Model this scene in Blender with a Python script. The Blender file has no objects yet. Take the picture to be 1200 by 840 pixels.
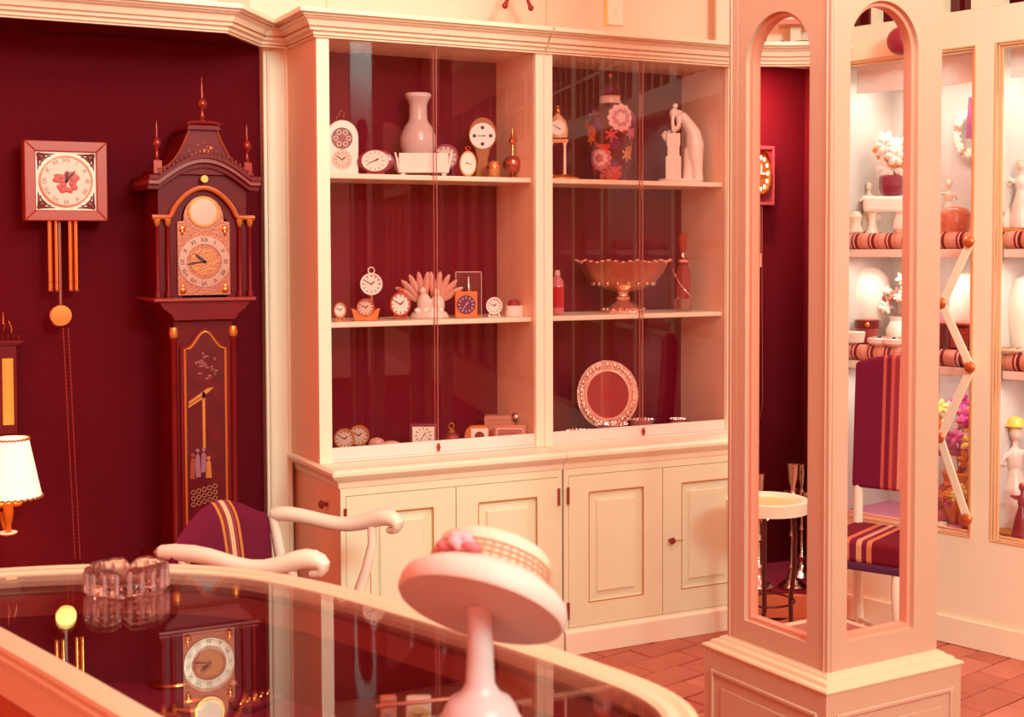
import bpy, bmesh, math, random
from math import sin, cos, pi, radians, hypot, atan2, sqrt
from mathutils import Vector, Matrix
random.seed(7)
SC = bpy.context.scene
COL = SC.collection

# ------------------------------------------------------------------ camera
F = 1559.712                       # focal length in pixels of the 1200 wide frame
R_ = Vector((0.89173697, -0.45254276, -0.00319729))
U_ = Vector((0.02075747, 0.03384308, 0.99921158))
W_ = Vector((0.45207776, 0.89110027, -0.03957277))
SY = -65.4145
EYE = Vector((0, 0, 1.45))
cd = bpy.data.cameras.new('camera'); cam = bpy.data.objects.new('camera', cd); COL.objects.link(cam)
M = Matrix.Identity(4)
for i in range(3):
    M[i][0] = R_[i]; M[i][1] = U_[i]; M[i][2] = -W_[i]; M[i][3] = EYE[i]
cam.matrix_world = M
cd.sensor_width = 36; cd.lens = F / 1200 * 36; cd.shift_y = SY / 1200
cd.clip_start = .05; cd.clip_end = 60
cd.dof.use_dof = True; cd.dof.focus_distance = 4.7; cd.dof.aperture_fstop = 5.0
SC.camera = cam

# ------------------------------------------------------------------ light and exposure
SC.view_settings.view_transform = 'Standard'
SC.view_settings.look = 'None'
SC.view_settings.exposure = 0.0
SC.view_settings.gamma = 1.0
SC.view_settings.use_curve_mapping = False
wd = bpy.data.worlds.new('room_glow'); SC.world = wd; wd.use_nodes = True
bg = wd.node_tree.nodes['Background']
bg.inputs[0].default_value = (1.0, .245, .155, 1); bg.inputs[1].default_value = 1.66

def area(name, loc, target, sx, sy, power, color):
    l = bpy.data.lights.new(name, 'AREA'); l.shape = 'RECTANGLE'; l.size = sx; l.size_y = sy
    l.energy = power; l.color = color
    o = bpy.data.objects.new(name, l); COL.objects.link(o); o.location = loc
    o.rotation_euler = (Vector(target) - Vector(loc)).to_track_quat('-Z', 'Y').to_euler()
    return o
area('ceiling_light_front', (1.95, 2.25, 3.12), (2.1, 4.15, .55), 1.5, .5, 34, (.72, 1, .90))
area('corner_alcove_fill', (3.33, 4.34, 2.20), (3.34, 4.5, .7), .18, .08, 15, (1, .62, .55))  # added to brighten the deep alcove; no lamp is modelled there
area('ceiling_light_entrance', (1.6, -1.2, 3.1), (1.9, 3.9, .8), 1.4, .8, 182, (.50, 1, .90))

# ------------------------------------------------------------------ materials
def srgb(r, g, b):
    f = lambda c: (c/255/12.92) if c/255 <= .04045 else ((c/255+.055)/1.055)**2.4
    return (f(r), f(g), f(b), 1)
MATS = {}
def mat(name, c, rough=.5, metal=0, var=.0, scale=8, bump=0, bscale=40, trans=0, emit=0, coat=0, spec=.5, ior=1.5):
    if name in MATS: return MATS[name]
    m = bpy.data.materials.new(name); m.use_nodes = True; n = m.node_tree; b = n.nodes['Principled BSDF']
    col = srgb(*c)
    b.inputs['Base Color'].default_value = col
    b.inputs['Roughness'].default_value = rough; b.inputs['Metallic'].default_value = metal
    b.inputs['Specular IOR Level'].default_value = spec; b.inputs['IOR'].default_value = ior
    b.inputs['Coat Weight'].default_value = coat
    if trans: b.inputs['Transmission Weight'].default_value = trans
    if emit:
        b.inputs['Emission Color'].default_value = col; b.inputs['Emission Strength'].default_value = emit
    tc = n.nodes.new('ShaderNodeTexCoord')
    if var:
        t = n.nodes.new('ShaderNodeTexNoise'); t.inputs['Scale'].default_value = scale; t.inputs['Detail'].default_value = 4
        n.links.new(tc.outputs['Object'], t.inputs['Vector'])
        mx = n.nodes.new('ShaderNodeMix'); mx.data_type = 'RGBA'
        n.links.new(t.outputs['Fac'], mx.inputs['Factor'])
        mx.inputs['A'].default_value = tuple(min(1, x*(1+var)) for x in col[:3])+(1,)
        mx.inputs['B'].default_value = tuple(x*(1-var) for x in col[:3])+(1,)
        n.links.new(mx.outputs['Result'], b.inputs['Base Color'])
    if bump:
        t = n.nodes.new('ShaderNodeTexNoise'); t.inputs['Scale'].default_value = bscale
        n.links.new(tc.outputs['Object'], t.inputs['Vector'])
        bp = n.nodes.new('ShaderNodeBump'); bp.inputs['Strength'].default_value = bump; bp.inputs['Distance'].default_value = .01
        n.links.new(t.outputs['Fac'], bp.inputs['Height']); n.links.new(bp.outputs['Normal'], b.inputs['Normal'])
    MATS[name] = m
    return m
def pane(name, tint, k=1.0, rough=0.0):
    """thin glass: clear, with a Schlick reflection that is the same on both faces"""
    m = bpy.data.materials.new(name); m.use_nodes = True; n = m.node_tree; n.nodes.clear(); N = n.nodes.new; L = n.links.new
    out = N('ShaderNodeOutputMaterial'); mix = N('ShaderNodeMixShader'); tr = N('ShaderNodeBsdfTransparent'); gl = N('ShaderNodeBsdfGlossy')
    tr.inputs[0].default_value = tint; gl.inputs['Roughness'].default_value = rough; gl.inputs[0].default_value = (1, 1, 1, 1)
    g = N('ShaderNodeNewGeometry'); d = N('ShaderNodeVectorMath'); d.operation = 'DOT_PRODUCT'
    L(g.outputs['Normal'], d.inputs[0]); L(g.outputs['Incoming'], d.inputs[1])
    def mth(op, a, bv=None):
        q = N('ShaderNodeMath'); q.operation = op
        L(a, q.inputs[0])
        if bv is not None: q.inputs[1].default_value = bv
        q.use_clamp = True
        return q.outputs[0]
    a = N('ShaderNodeMath'); a.operation = 'ABSOLUTE'; L(d.outputs['Value'], a.inputs[0])
    s = N('ShaderNodeMath'); s.operation = 'SUBTRACT'; s.inputs[0].default_value = 1; L(a.outputs[0], s.inputs[1])
    p5 = mth('POWER', s.outputs[0], 5); m1 = mth('MULTIPLY', p5, .96); ad = mth('ADD', m1, .04); fk = mth('MULTIPLY', ad, k)
    L(fk, mix.inputs[0]); L(tr.outputs[0], mix.inputs[1]); L(gl.outputs[0], mix.inputs[2]); L(mix.outputs[0], out.inputs[0])
    return m
def stripes(name, bands, axis=0, offset=0, period=1.0, bump=.15, rough=.85):
    """bands: list of (position 0..1, rgb) constant steps along one object axis"""
    m = bpy.data.materials.new(name); m.use_nodes = True; n = m.node_tree; N = n.nodes.new; L = n.links.new; b = n.nodes['Principled BSDF']
    tc = N('ShaderNodeTexCoord'); sp = N('ShaderNodeSeparateXYZ'); L(tc.outputs['Object'], sp.inputs[0])
    ad = N('ShaderNodeMath'); ad.operation = 'ADD'; L(sp.outputs[axis], ad.inputs[0]); ad.inputs[1].default_value = offset
    dv = N('ShaderNodeMath'); dv.operation = 'DIVIDE'; L(ad.outputs[0], dv.inputs[0]); dv.inputs[1].default_value = period
    fr = N('ShaderNodeMath'); fr.operation = 'FRACT'; L(dv.outputs[0], fr.inputs[0])
    r = N('ShaderNodeValToRGB'); r.color_ramp.interpolation = 'CONSTANT'; L(fr.outputs[0], r.inputs[0])
    e = r.color_ramp.elements
    while len(e) < len(bands): e.new(.5)
    for i, (p, c) in enumerate(bands): e[i].position = p; e[i].color = srgb(*c)
    L(r.outputs[0], b.inputs['Base Color']); b.inputs['Roughness'].default_value = rough
    w = N('ShaderNodeTexNoise'); w.inputs['Scale'].default_value = 350; L(tc.outputs['Object'], w.inputs[0])
    bp = N('ShaderNodeBump'); bp.inputs['Strength'].default_value = bump; bp.inputs['Distance'].default_value = .002
    L(w.outputs['Fac'], bp.inputs['Height']); L(bp.outputs['Normal'], b.inputs['Normal'])
    b.inputs['Specular IOR Level'].default_value = .15
    return m

CREAM = mat('cream_paint', (246, 230, 200), .38, var=.04, scale=5, bump=.04, bscale=60)
CREAMD = mat('cream_door_paint', (234, 226, 190), .40, var=.05, scale=7, bump=.05, bscale=80)
PINKW = mat('pinkish_white_rail', (248, 218, 205), .3)
SIDE = mat('cream_side_shade_tint', (255, 202, 166), .42, var=.05, scale=6)  # cream tinted orange for the shade on cabinet sides and lining
PIL = mat('pillar_paint', (204, 162, 136), .38, var=.04, scale=9, bump=.06, bscale=120)
GROOVE = mat('orange_groove_paint', (205, 120, 72), .5)  # orange-brown line round the door panels
WALLC = mat('cream_wall_paint', (234, 218, 190), .6, var=.03, scale=3)
NICHE = mat('dark_red_wall_cloth', (98, 8, 20), .85, var=.10, scale=90, bump=.25, bscale=260, spec=.12)
BACKC = mat('dark_red_cabinet_cloth', (118, 6, 30), .85, var=.06, scale=60, spec=.12)
DKWOOD = mat('dark_red_mahogany', (116, 12, 16), .42, var=.25, scale=14, spec=.2)
DKWOOD2 = mat('blackish_red_lacquer', (104, 7, 12), .42, var=.2, scale=10, spec=.18)
MIDWOOD = mat('reddish_brown_wood', (150, 62, 38), .35, var=.15, scale=20)
OLIVEW = mat('honey_brown_wood', (168, 92, 34), .35, var=.12, scale=20)
GOLD = mat('polished_brass', (236, 158, 88), .22, 1)
GOLDD = mat('dull_gilt', (214, 140, 70), .4, .8)
SILVER = mat('silver_plate', (226, 196, 180), .2, 1, bump=.2, bscale=60)
WHITE = mat('white_porcelain', (250, 232, 214), .22, coat=.4)
IVORY = mat('ivory_enamel', (252, 238, 214), .4)
DIALW = mat('white_dial', (248, 232, 214), .45)
DIALP = mat('pinkish_dial', (226, 182, 160), .35, var=.12, scale=30)
BLACK = mat('dark_red_ink', (70, 12, 22), .5)
REDP = mat('painted_red_flowers', (196, 70, 70), .5, var=.35, scale=60)
PURPLE = mat('plum_velvet', (132, 40, 58), .95, var=.1, scale=40, spec=.1)
BLUEF = mat('plum_upholstery', (112, 22, 52), .9, var=.15, scale=80, bump=.2, bscale=300, spec=.15)
GREYB = mat('pale_grey_lining', (208, 200, 190), .8, var=.05, scale=4)
PINK = mat('pink_enamel', (238, 196, 190), .5)
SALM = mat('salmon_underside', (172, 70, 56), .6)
CELAD = mat('pale_crackle_glaze', (216, 178, 168), .3, var=.08, scale=50, coat=.3)
REDG = mat('red_liquid', (190, 14, 40), .1, coat=.5)
GLASS = mat('clear_crystal', (255, 238, 232), .03, trans=1, ior=1.5)
PANE = pane('thin_door_glass', (.985, .95, .95, 1), .72)
TOPG = pane('table_glass', (.94, .86, .86, 1), .95)
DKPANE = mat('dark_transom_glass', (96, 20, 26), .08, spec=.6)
DKPLATE = mat('dark_red_glaze', (130, 28, 32), .3, var=.2, scale=30)
TERRA = mat('terracotta_tile', (176, 92, 70), .5, var=.22, scale=9, bump=.15, bscale=30)
TERRA2 = mat('pale_terracotta_tile', (190, 108, 86), .5, var=.18, scale=12, bump=.15, bscale=30)
GROUT = mat('tile_grout', (176, 96, 74), .8)
IRON = mat('dark_bent_iron', (88, 22, 20), .35, .3)
SHADE = mat('glowing_lamp_shade', (255, 236, 206), .8, emit=.72)
BRAID = mat('brown_braid', (190, 112, 60), .8, bump=.5, bscale=200)
ORANGE = mat('orange_petals', (232, 136, 48), .7, var=.2, scale=30)
MAGENTA = mat('magenta_petals', (196, 58, 128), .7, var=.3, scale=30)
YELLOW = mat('yellow_glaze', (236, 206, 96), .4)
LEAF = mat('dull_red_green_leaf', (150, 70, 50), .6)
ORCAB = mat('orange_stained_wood', (184, 88, 54), .4, var=.1, scale=12)
CHAIRP = mat('cream_chair_paint', (242, 226, 202), .35, coat=.2)
TUBE = mat('lit_fluorescent_tube', (255, 244, 226), .5, emit=2.5)
ROLL = stripes('striped_cloth_roll', [(0, (226, 160, 140)), (.34, (150, 48, 48)), (.46, (232, 180, 160)), (.54, (120, 30, 40)), (.72, (214, 140, 110))], 0, 0, .075)
UPH = stripes('plum_cloth_with_gold_stripes',
              [(0, (112, 22, 52)), (.40, (206, 132, 62)), (.425, (132, 44, 52)), (.45, (150, 70, 76)), (.47, (140, 40, 48)), (.485, (226, 188, 140)), (.535, (140, 40, 48)), (.55, (160, 76, 84)), (.57, (132, 38, 52)), (.595, (206, 132, 62)), (.62, (112, 22, 52))], 0, .30, .60)
UPH2 = stripes('plum_cloth_with_broad_stripes',
              [(0, (112, 22, 52)), (.40, (206, 120, 62)), (.45, (120, 30, 50)), (.50, (150, 60, 70)), (.56, (120, 30, 50)), (.60, (206, 132, 92)), (.68, (222, 170, 120)), (.76, (140, 40, 60)), (.84, (206, 112, 62)), (.88, (130, 40, 60))], 1, .16, .32)

RIMP = mat('warm_cream_rim_paint', (224, 194, 160), .36, var=.04, scale=9)
# ------------------------------------------------------------------ mesh helper
class B:
    def __init__(s): s.v = []; s.f = []
    def add(s, vs, fs, mx=None):
        o = len(s.v)
        if mx is not None: vs = [tuple(mx @ Vector(v)) for v in vs]
        s.v += [tuple(v) for v in vs]; s.f += [tuple(i+o for i in f) for f in fs]; return s
    def box(s, x0, x1, y0, y1, z0, z1, mx=None):
        if x0 > x1: x0, x1 = x1, x0
        if y0 > y1: y0, y1 = y1, y0
        if z0 > z1: z0, z1 = z1, z0
        return s.add([(x, y, z) for x in (x0, x1) for y in (y0, y1) for z in (z0, z1)],
              [(0, 1, 3, 2), (4, 6, 7, 5), (0, 4, 5, 1), (2, 3, 7, 6), (0, 2, 6, 4), (1, 5, 7, 3)], mx)
    def lathe(s, prof, seg=20, c=(0, 0, 0), sx=1, sy=1, mx=None, lobes=0, amp=0):
        vs = []; n = len(prof)
        for r, z in prof:
            for k in range(seg):
                a = 2*pi*k/seg; q = r*(1+amp*cos(lobes*a)) if lobes else r
                vs.append((c[0]+q*cos(a)*sx, c[1]+q*sin(a)*sy, c[2]+z))
        fs = []
        for i in range(n-1):
            for k in range(seg):
                k2 = (k+1) % seg
                fs.append((i*seg+k, i*seg+k2, (i+1)*seg+k2, (i+1)*seg+k))
        fs.append(tuple(reversed(range(seg)))); fs.append(tuple(range((n-1)*seg, n*seg)))
        return s.add(vs, fs, mx)
    def ball(s, c, r, seg=12, rings=8, mx=None):
        if not isinstance(r, (tuple, list)): r = (r, r, r)
        pr = [(sin(pi*i/rings)*1.0 + 1e-4, -cos(pi*i/rings)) for i in range(rings+1)]
        m = Matrix.Translation(c) @ Matrix.Diagonal((r[0], r[1], r[2], 1))
        return s.lathe(pr, seg, mx=m if mx is None else mx @ m)
    def tube(s, pts, rad, seg=8, mx=None, flat=1.0):
        pts = [Vector(p) for p in pts]; n = len(pts)
        if not isinstance(rad, (list, tuple)): rad = [rad]*n
        vs = []; up = None
        for i, p in enumerate(pts):
            t = (pts[min(i+1, n-1)]-pts[max(i-1, 0)]).normalized()
            if up is None:
                up = Vector((0, 0, 1)) if abs(t.z) < .9 else Vector((1, 0, 0))
            a = t.cross(up).normalized(); b = a.cross(t).normalized(); up = b
            for k in range(seg):
                w = 2*pi*k/seg; vs.append(p + a*cos(w)*rad[i] + b*sin(w)*rad[i]*flat)
        fs = [(i*seg+k, i*seg+(k+1) % seg, (i+1)*seg+(k+1) % seg, (i+1)*seg+k) for i in range(n-1) for k in range(seg)]
        fs.append(tuple(reversed(range(seg)))); fs.append(tuple(range((n-1)*seg, n*seg)))
        return s.add(vs, fs, mx)
    def prism(s, poly, y0, y1, mx=None):
        """poly in x,z extruded along y"""
        n = len(poly)
        vs = [(x, y0, z) for x, z in poly] + [(x, y1, z) for x, z in poly]
        fs = [tuple(range(n)), tuple(reversed(range(n, 2*n)))] + [(i, i+n, (i+1) % n+n, (i+1) % n) for i in range(n)]
        return s.add(vs, fs, mx)
    def slab(s, poly, z0, z1, mx=None):
        n = len(poly)
        vs = [(x, y, z0) for x, y in poly] + [(x, y, z1) for x, y in poly]
        fs = [tuple(reversed(range(n))), tuple(range(n, 2*n))] + [(i, (i+1) % n, (i+1) % n+n, i+n) for i in range(n)]
        return s.add(vs, fs, mx)
    def sweep(s, path, prof, closed=False, side=1):
        """path: xy points; prof: closed polygon of (offset outward, z)"""
        n = len(path); P = [Vector((p[0], p[1])) for p in path]; vs = []
        for i in range(n):
            if closed: a = P[i-1]; c = P[(i+1) % n]
            else: a = P[max(i-1, 0)]; c = P[min(i+1, n-1)]
            d1 = (P[i]-a); d2 = (c-P[i])
            if d1.length < 1e-9: d1 = d2
            if d2.length < 1e-9: d2 = d1
            d1.normalize(); d2.normalize()
            n1 = Vector((d1.y, -d1.x))*side; n2 = Vector((d2.y, -d2.x))*side
            m = (n1+n2); m = m/max(m.length_squared, 1e-9)*2
            for o, z in prof: vs.append((P[i].x+m.x*o, P[i].y+m.y*o, z))
        k = len(prof); fs = []
        for i in range(n if closed else n-1):
            j = (i+1) % n
            for q in range(k):
                q2 = (q+1) % k; fs.append((i*k+q, j*k+q, j*k+q2, i*k+q2))
        if not closed:
            fs.append(tuple(range(k))); fs.append(tuple(reversed(range((n-1)*k, n*k))))
        return s.add(vs, fs)
    def build(s, name, m, parent=None, smooth=True, bevel=0, remesh=0, sub=0, loc=None, ang=40):
        me = bpy.data.meshes.new(name); me.from_pydata(s.v, [], s.f)
        bm = bmesh.new(); bm.from_mesh(me); bmesh.ops.recalc_face_normals(bm, faces=bm.faces); bm.to_mesh(me); bm.free()
        me.materials.append(m); me.update()
        o = bpy.data.objects.new(name, me); COL.objects.link(o)
        if parent is not None: o.parent = parent
        if loc is not None: o.location = loc
        if smooth:
            for p in me.polygons: p.use_smooth = True
            try: me.set_sharp_from_angle(angle=radians(ang))
            except Exception: pass
        if bevel:
            q = o.modifiers.new('bevel', 'BEVEL'); q.width = bevel; q.segments = 2; q.limit_method = 'ANGLE'
        if remesh:
            q = o.modifiers.new('remesh', 'REMESH'); q.mode = 'VOXEL'; q.voxel_size = remesh; q.use_smooth_shade = True
            q = o.modifiers.new('smooth', 'SMOOTH'); q.factor = .5; q.iterations = 3
        if sub:
            q = o.modifiers.new('sub', 'SUBSURF'); q.levels = sub; q.render_levels = sub
        return o
def thing(name, label, cat, loc=(0, 0, 0), rz=0, group=None):
    o = bpy.data.objects.new(name, None); COL.objects.link(o); o.empty_display_size = .05
    o.location = loc; o.rotation_euler = (0, 0, rz); tag(o, label, cat, group); return o
def tag(o, label, cat, group=None):
    o['label'] = label; o['category'] = cat
    if group: o['group'] = group
    return o
def struct(o): o['kind'] = 'structure'; return o
def children(o): return [c for c in bpy.data.objects if c.parent == o]
def RX(a): return Matrix.Rotation(a, 4, 'X')
def RY(a): return Matrix.Rotation(a, 4, 'Y')
def RZ(a): return Matrix.Rotation(a, 4, 'Z')
def T(x, y, z): return Matrix.Translation((x, y, z))
# local item frames face -Y; this disc has its axis along Y
def disc(b, cx, cz, r, y0, y1, seg=28, sz=1.0):
    return b.prism([(cx+r*cos(2*pi*k/seg), cz+r*sz*sin(2*pi*k/seg)) for k in range(seg)], y0, y1)
def ring(b, cx, cz, r0, r1, y0, y1, seg=32, sz=1.0):
    vs = []
    for k in range(seg):
        a = 2*pi*k/seg
        for r, y in ((r0, y0), (r1, y0), (r1, y1), (r0, y1)): vs.append((cx+r*cos(a), y, cz+r*sz*sin(a)))
    fs = [(k*4+q, ((k+1) % seg)*4+q, ((k+1) % seg)*4+(q+1) % 4, k*4+(q+1) % 4) for k in range(seg) for q in range(4)]
    return b.add(vs, fs)
# authoring helper: the real-space point on the plane Y=const seen at a pixel of the survey
def at(x, y, Y):
    d = W_ + R_*((x-600)/F) - U_*((y-420-SY)/F); t = (Y-EYE.y)/d.y; return EYE + d*t
def atz(x, y, z):
    d = W_ + R_*((x-600)/F) - U_*((y-420-SY)/F); t = (z-EYE.z)/d.z; return EYE + d*t
def mpp(p): return (Vector(p)-EYE).dot(W_)/F          # metres per pixel at a place
def face(p): return -atan2(p[0], p[1])                 # turn so that -Y looks to the shop's entrance side
def marks(parent, cx, cz, r0, r1, y, m, n=12, w=.06, name='hour_marks'):
    b = B()
    for k in range(n):
        a = 2*pi*k/n; mx = T(cx, 0, cz) @ RY(a)
        b.box(-w*r1/2, w*r1/2, y-.0006, y, r0, r1, mx)
    return b.build(name, m, parent, smooth=False)
def hands(parent, cx, cz, y, r, m, h=(50, 300)):
    for nm, a, l, w in (('hour_hand', h[0], .55, .10), ('minute_hand', h[1], .85, .06)):
        b = B(); mx = T(cx, 0, cz) @ RY(radians(a))
        b.prism([(-w*r*.5, -r*.1), (w*r*.5, -r*.1), (w*r*.7, r*l*.6), (0, r*l), (-w*r*.7, r*l*.6)], y-.001, y, mx)
        b.build(nm, m, parent, smooth=False)
def text(parent, s, size, mx, m, name='lettering', ext=.0004):
    cu = bpy.data.curves.new(name, 'FONT'); cu.body = s; cu.size = size; cu.align_x = 'CENTER'; cu.align_y = 'CENTER'; cu.extrude = ext
    to = bpy.data.objects.new(name, cu); COL.objects.link(to)
    dg = bpy.context.evaluated_depsgraph_get(); me = bpy.data.meshes.new_from_object(to.evaluated_get(dg))
    bpy.data.objects.remove(to)
    me.transform(mx @ RX(pi/2)); me.materials.clear(); me.materials.append(m)
    o = bpy.data.objects.new(name, me); COL.objects.link(o); o.parent = parent; return o

# ================================================================== SETTING
YW = 4.62          # back wall
struct(B().box(-3.5, 7, -6, 5.4, -.10, -.012).build('floor', GROUT, smooth=False))
floor = bpy.data.objects['floor']
tile = {}
def tile_obj(mx_, kind):
    if kind not in tile:
        o = B().box(-.117, .117, -.057, .057, -.012, 0).build('tile', TERRA if kind == 0 else TERRA2, floor, smooth=False)
        bv = o.modifiers.new('bevel', 'BEVEL'); bv.width = .003; bv.segments = 1
        tile[kind] = o; o.matrix_basis = mx_; return
    o = tile[kind].copy(); COL.objects.link(o); o.matrix_basis = mx_
WO = Vector((3.615, 3.638, 0)); WD = Vector((.2531, -.9674, 0)); WN = Vector((-.9674, -.2531, 0))
def inside_floor(x, y):
    if y > 4.13 or x < 1.8: return False
    return (Vector((x, y, 0))-WO).dot(WN) > -.02
cnt = 0
for i in range(-4, 26):                                 # herringbone bricks where the shop floor shows
    for j in range(-26, 26):
        for kind in (0, 1):
            x = 2.0 + (i*.24 + (j % 2)*.12); y = 2.2 + j*.12
            # basket of pairs: horizontal brick rows offset by half
            if kind == 1: continue
            p = RZ(radians(14)) @ Vector((x-2.6, y-3.3, 0)) + Vector((2.6, 3.3, 0))
            if 2.0 < p.x < 4.6 and 2.35 < p.y < 4.3 and inside_floor(p.x, p.y) and cnt < 300:
                # only tiles in the part of the floor the shop view reaches
                if (p.x-.1)*.0 + 1:
                    tile_obj(T(p.x, p.y, random.uniform(-.0015, .0015)) @ RZ(radians(14)+random.uniform(-.01, .01)), random.choice((0, 0, 1))); cnt += 1

struct(B().box(-3.5, 1.39, YW, YW+.08, 0, 3.2).build('wall_left_alcove', NICHE, smooth=False))
struct(B().box(1.39, 4.2, YW, YW+.08, 0, 3.2).build('wall_back', WALLC, smooth=False))
# cream wall over the alcove cornice, standing forward like the cornice
def chamfer_front(b, prof): return b.sweep([(-1.2, 4.30), (1.14, 4.30), (1.315, 4.53), (1.42, 4.53)], prof)
o = B().sweep([(-1.2, 4.335), (1.125, 4.335), (1.30, 4.565), (1.44, 4.565)], [(0, 2.235), (0, 3.2), (-.03, 3.2), (-.03, 2.235)]).build('wall_above_alcove', WALLC, smooth=False)
struct(o)
# soffit closing the pelmet
struct(B().slab([(-1.2, 4.34), (1.13, 4.34), (1.31, 4.57), (1.31, YW), (-1.2, YW)], 2.165, 2.185).build('ceiling_alcove', NICHE, smooth=False))
CROWN = [(0, 2.155), (.012, 2.155), (.016, 2.172), (.030, 2.176), (.036, 2.192), (.046, 2.206), (.060, 2.212), (.064, 2.222), (.078, 2.226), (.078, 2.240), (0, 2.240)]
struct(B().sweep([(-1.2, 4.30), (1.14, 4.30), (1.315, 4.53), (1.44, 4.53)], CROWN).build('trim_1', CREAM, ang=25))
GROOVE_SHADE = mat('groove_shade_ochre', (184, 112, 58), .5)  # ochre strips that paint the shade into the cornice grooves
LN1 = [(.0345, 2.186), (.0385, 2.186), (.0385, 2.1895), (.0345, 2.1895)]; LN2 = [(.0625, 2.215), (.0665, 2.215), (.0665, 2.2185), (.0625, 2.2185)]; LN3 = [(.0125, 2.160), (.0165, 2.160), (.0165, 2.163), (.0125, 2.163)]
for i_, ln in enumerate((LN1, LN2, LN3)): struct(B().sweep([(-1.2, 4.30), (1.14, 4.30), (1.315, 4.53), (1.44, 4.53)], ln).build('trim_%d' % (60+i_), GROOVE_SHADE, smooth=False))
# pilaster between the alcove and the cabinets
p = B(); p.box(1.345, 1.44, YW-.05, YW, 0, 2.2)
struct(p.build('trim_2', CREAM, bevel=.004)); q = B(); q.tube([(1.362, YW-.052, 0), (1.362, YW-.052, 2.16)], .006, 8); q.tube([(1.43, YW-.05, 0), (1.43, YW-.05, 2.16)], .008, 8)
struct(q.build('trim_3', CREAM))
# upper back wall above the cabinets, a panel joint in it
struct(B().box(1.40, 3.9, YW-.03, YW-.002, 2.1, 3.2).build('wall_above_cabinets', WALLC, smooth=False))

# ================================================================== GLAZED CABINETS
def wall_cabinet(X0, X1, ox0, ox1, label):
    """upper showcase: base at z .735, front plane Y 4.25"""
    yf, yb = 4.25, 4.585
    t = thing('display_cabinet', label, 'cabinet', (X0, yf, .735), 0, None)
    mx = T(-X0, -yf, -.735)
    def pt(name, b, m, par=t, **k):
        b.v = [tuple(mx @ Vector(v)) for v in b.v]; return b.build(name, m, par, **k)
    pt('side_panel', B().box(X0, X0+.02, yf+.02, yb, .735, 2.16), SIDE, bevel=.002)
    pt('side_panel', B().box(ox1, X1, yf+.02, yb, .735, 2.16), SIDE, bevel=.002)
    pt('inner_lining', B().box(X0+.02, ox0, yf+.02, yb, .735, 2.16), SIDE, smooth=False)
    pt('back_panel', B().box(ox0, ox1, yb-.015, yb, .735, 2.16), BACKC, smooth=False)
    pt('top_panel', B().box(X0, X1, yf+.02, yb, 2.16, 2.18), CREAM, smooth=False)
    pt('bottom_panel', B().box(ox0, ox1, yf+.02, yb-.015, .735, .748), BACKC, smooth=False)
    f = B(); f.box(X0, ox0, yf, yf+.02, .735, 2.16); f.box(ox1, X1, yf, yf+.02, .735, 2.16); f.box(ox0, ox1, yf, yf+.02, 2.157, 2.18)
    pt('face_frame', f, CREAM, smooth=False)
    for z in (1.703, 1.198):
        sh = pt('shelf', B().box(ox0+.001, ox1-.001, yf+.035, yb-.016, z-.010, z+.008), CREAM, bevel=.003)
    # sliding doors in their rail
    xm = (ox0+ox1)/2 - .0
    pt('sliding_rail', B().box(ox0, ox1, yf+.001, yf+.02, .735, .742), PINKW, smooth=False)
    for i, (a, c, y) in enumerate(((ox0, xm+.004, yf+.004), (xm-.004, ox1, yf+.016))):
        g = pt('glass_door', B().box(a, c, y+.003, y+.007, .742+.04, 2.157), PANE, smooth=False)
        bb = B().box(a, c, y, y+.010, .742, .784-.002*i)
        bb.v = [tuple(mx @ Vector(v)) for v in bb.v]; bb.build('door_rail', PINKW, g, bevel=.0015)
        e = B().box((c-.0016) if i == 0 else a, c if i == 0 else a+.0016, y+.0025, y+.0075, .784, 2.157)
        e.v = [tuple(mx @ Vector(v)) for v in e.v]; e.build('glass_edge', mat('glass_edge', (190, 112, 104), .3), g, smooth=False)
    lk = B(); lk.tube([(xm, yf-.009, .762), (xm, yf+.006, .762)], .006, 10); lk.box(xm-.004, xm+.004, yf-.006, yf, .748, .775)
    pt('lock', lk, mat('bronze_lock', (170, 70, 56), .35, .6))
    # cornice, front and left return
    cr = [(X0, yb+.03), (X0, yf), (X1-.003, yf)] if X0 < 2 else [(X0+.003, yf), (X1, yf)]
    c = B().sweep(cr, CROWN, side=1)
    c = pt('cornice', c, CREAM, ang=25)
    for ln in (LN1, LN2, LN3): pt('cornice_shade_line', B().sweep(cr, ln, side=1), GROOVE_SHADE, c, smooth=False)
    return t
CAB_A = wall_cabinet(1.432, 2.2865, 1.476, 2.254, 'tall glazed wall cabinet on the left, full of small clocks around a vase')
CAB_B = wall_cabinet(2.2885, 3.14, 2.3225, 3.10, 'tall glazed wall cabinet on the right, holding the flowered jar and pedestal bowl')

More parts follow.
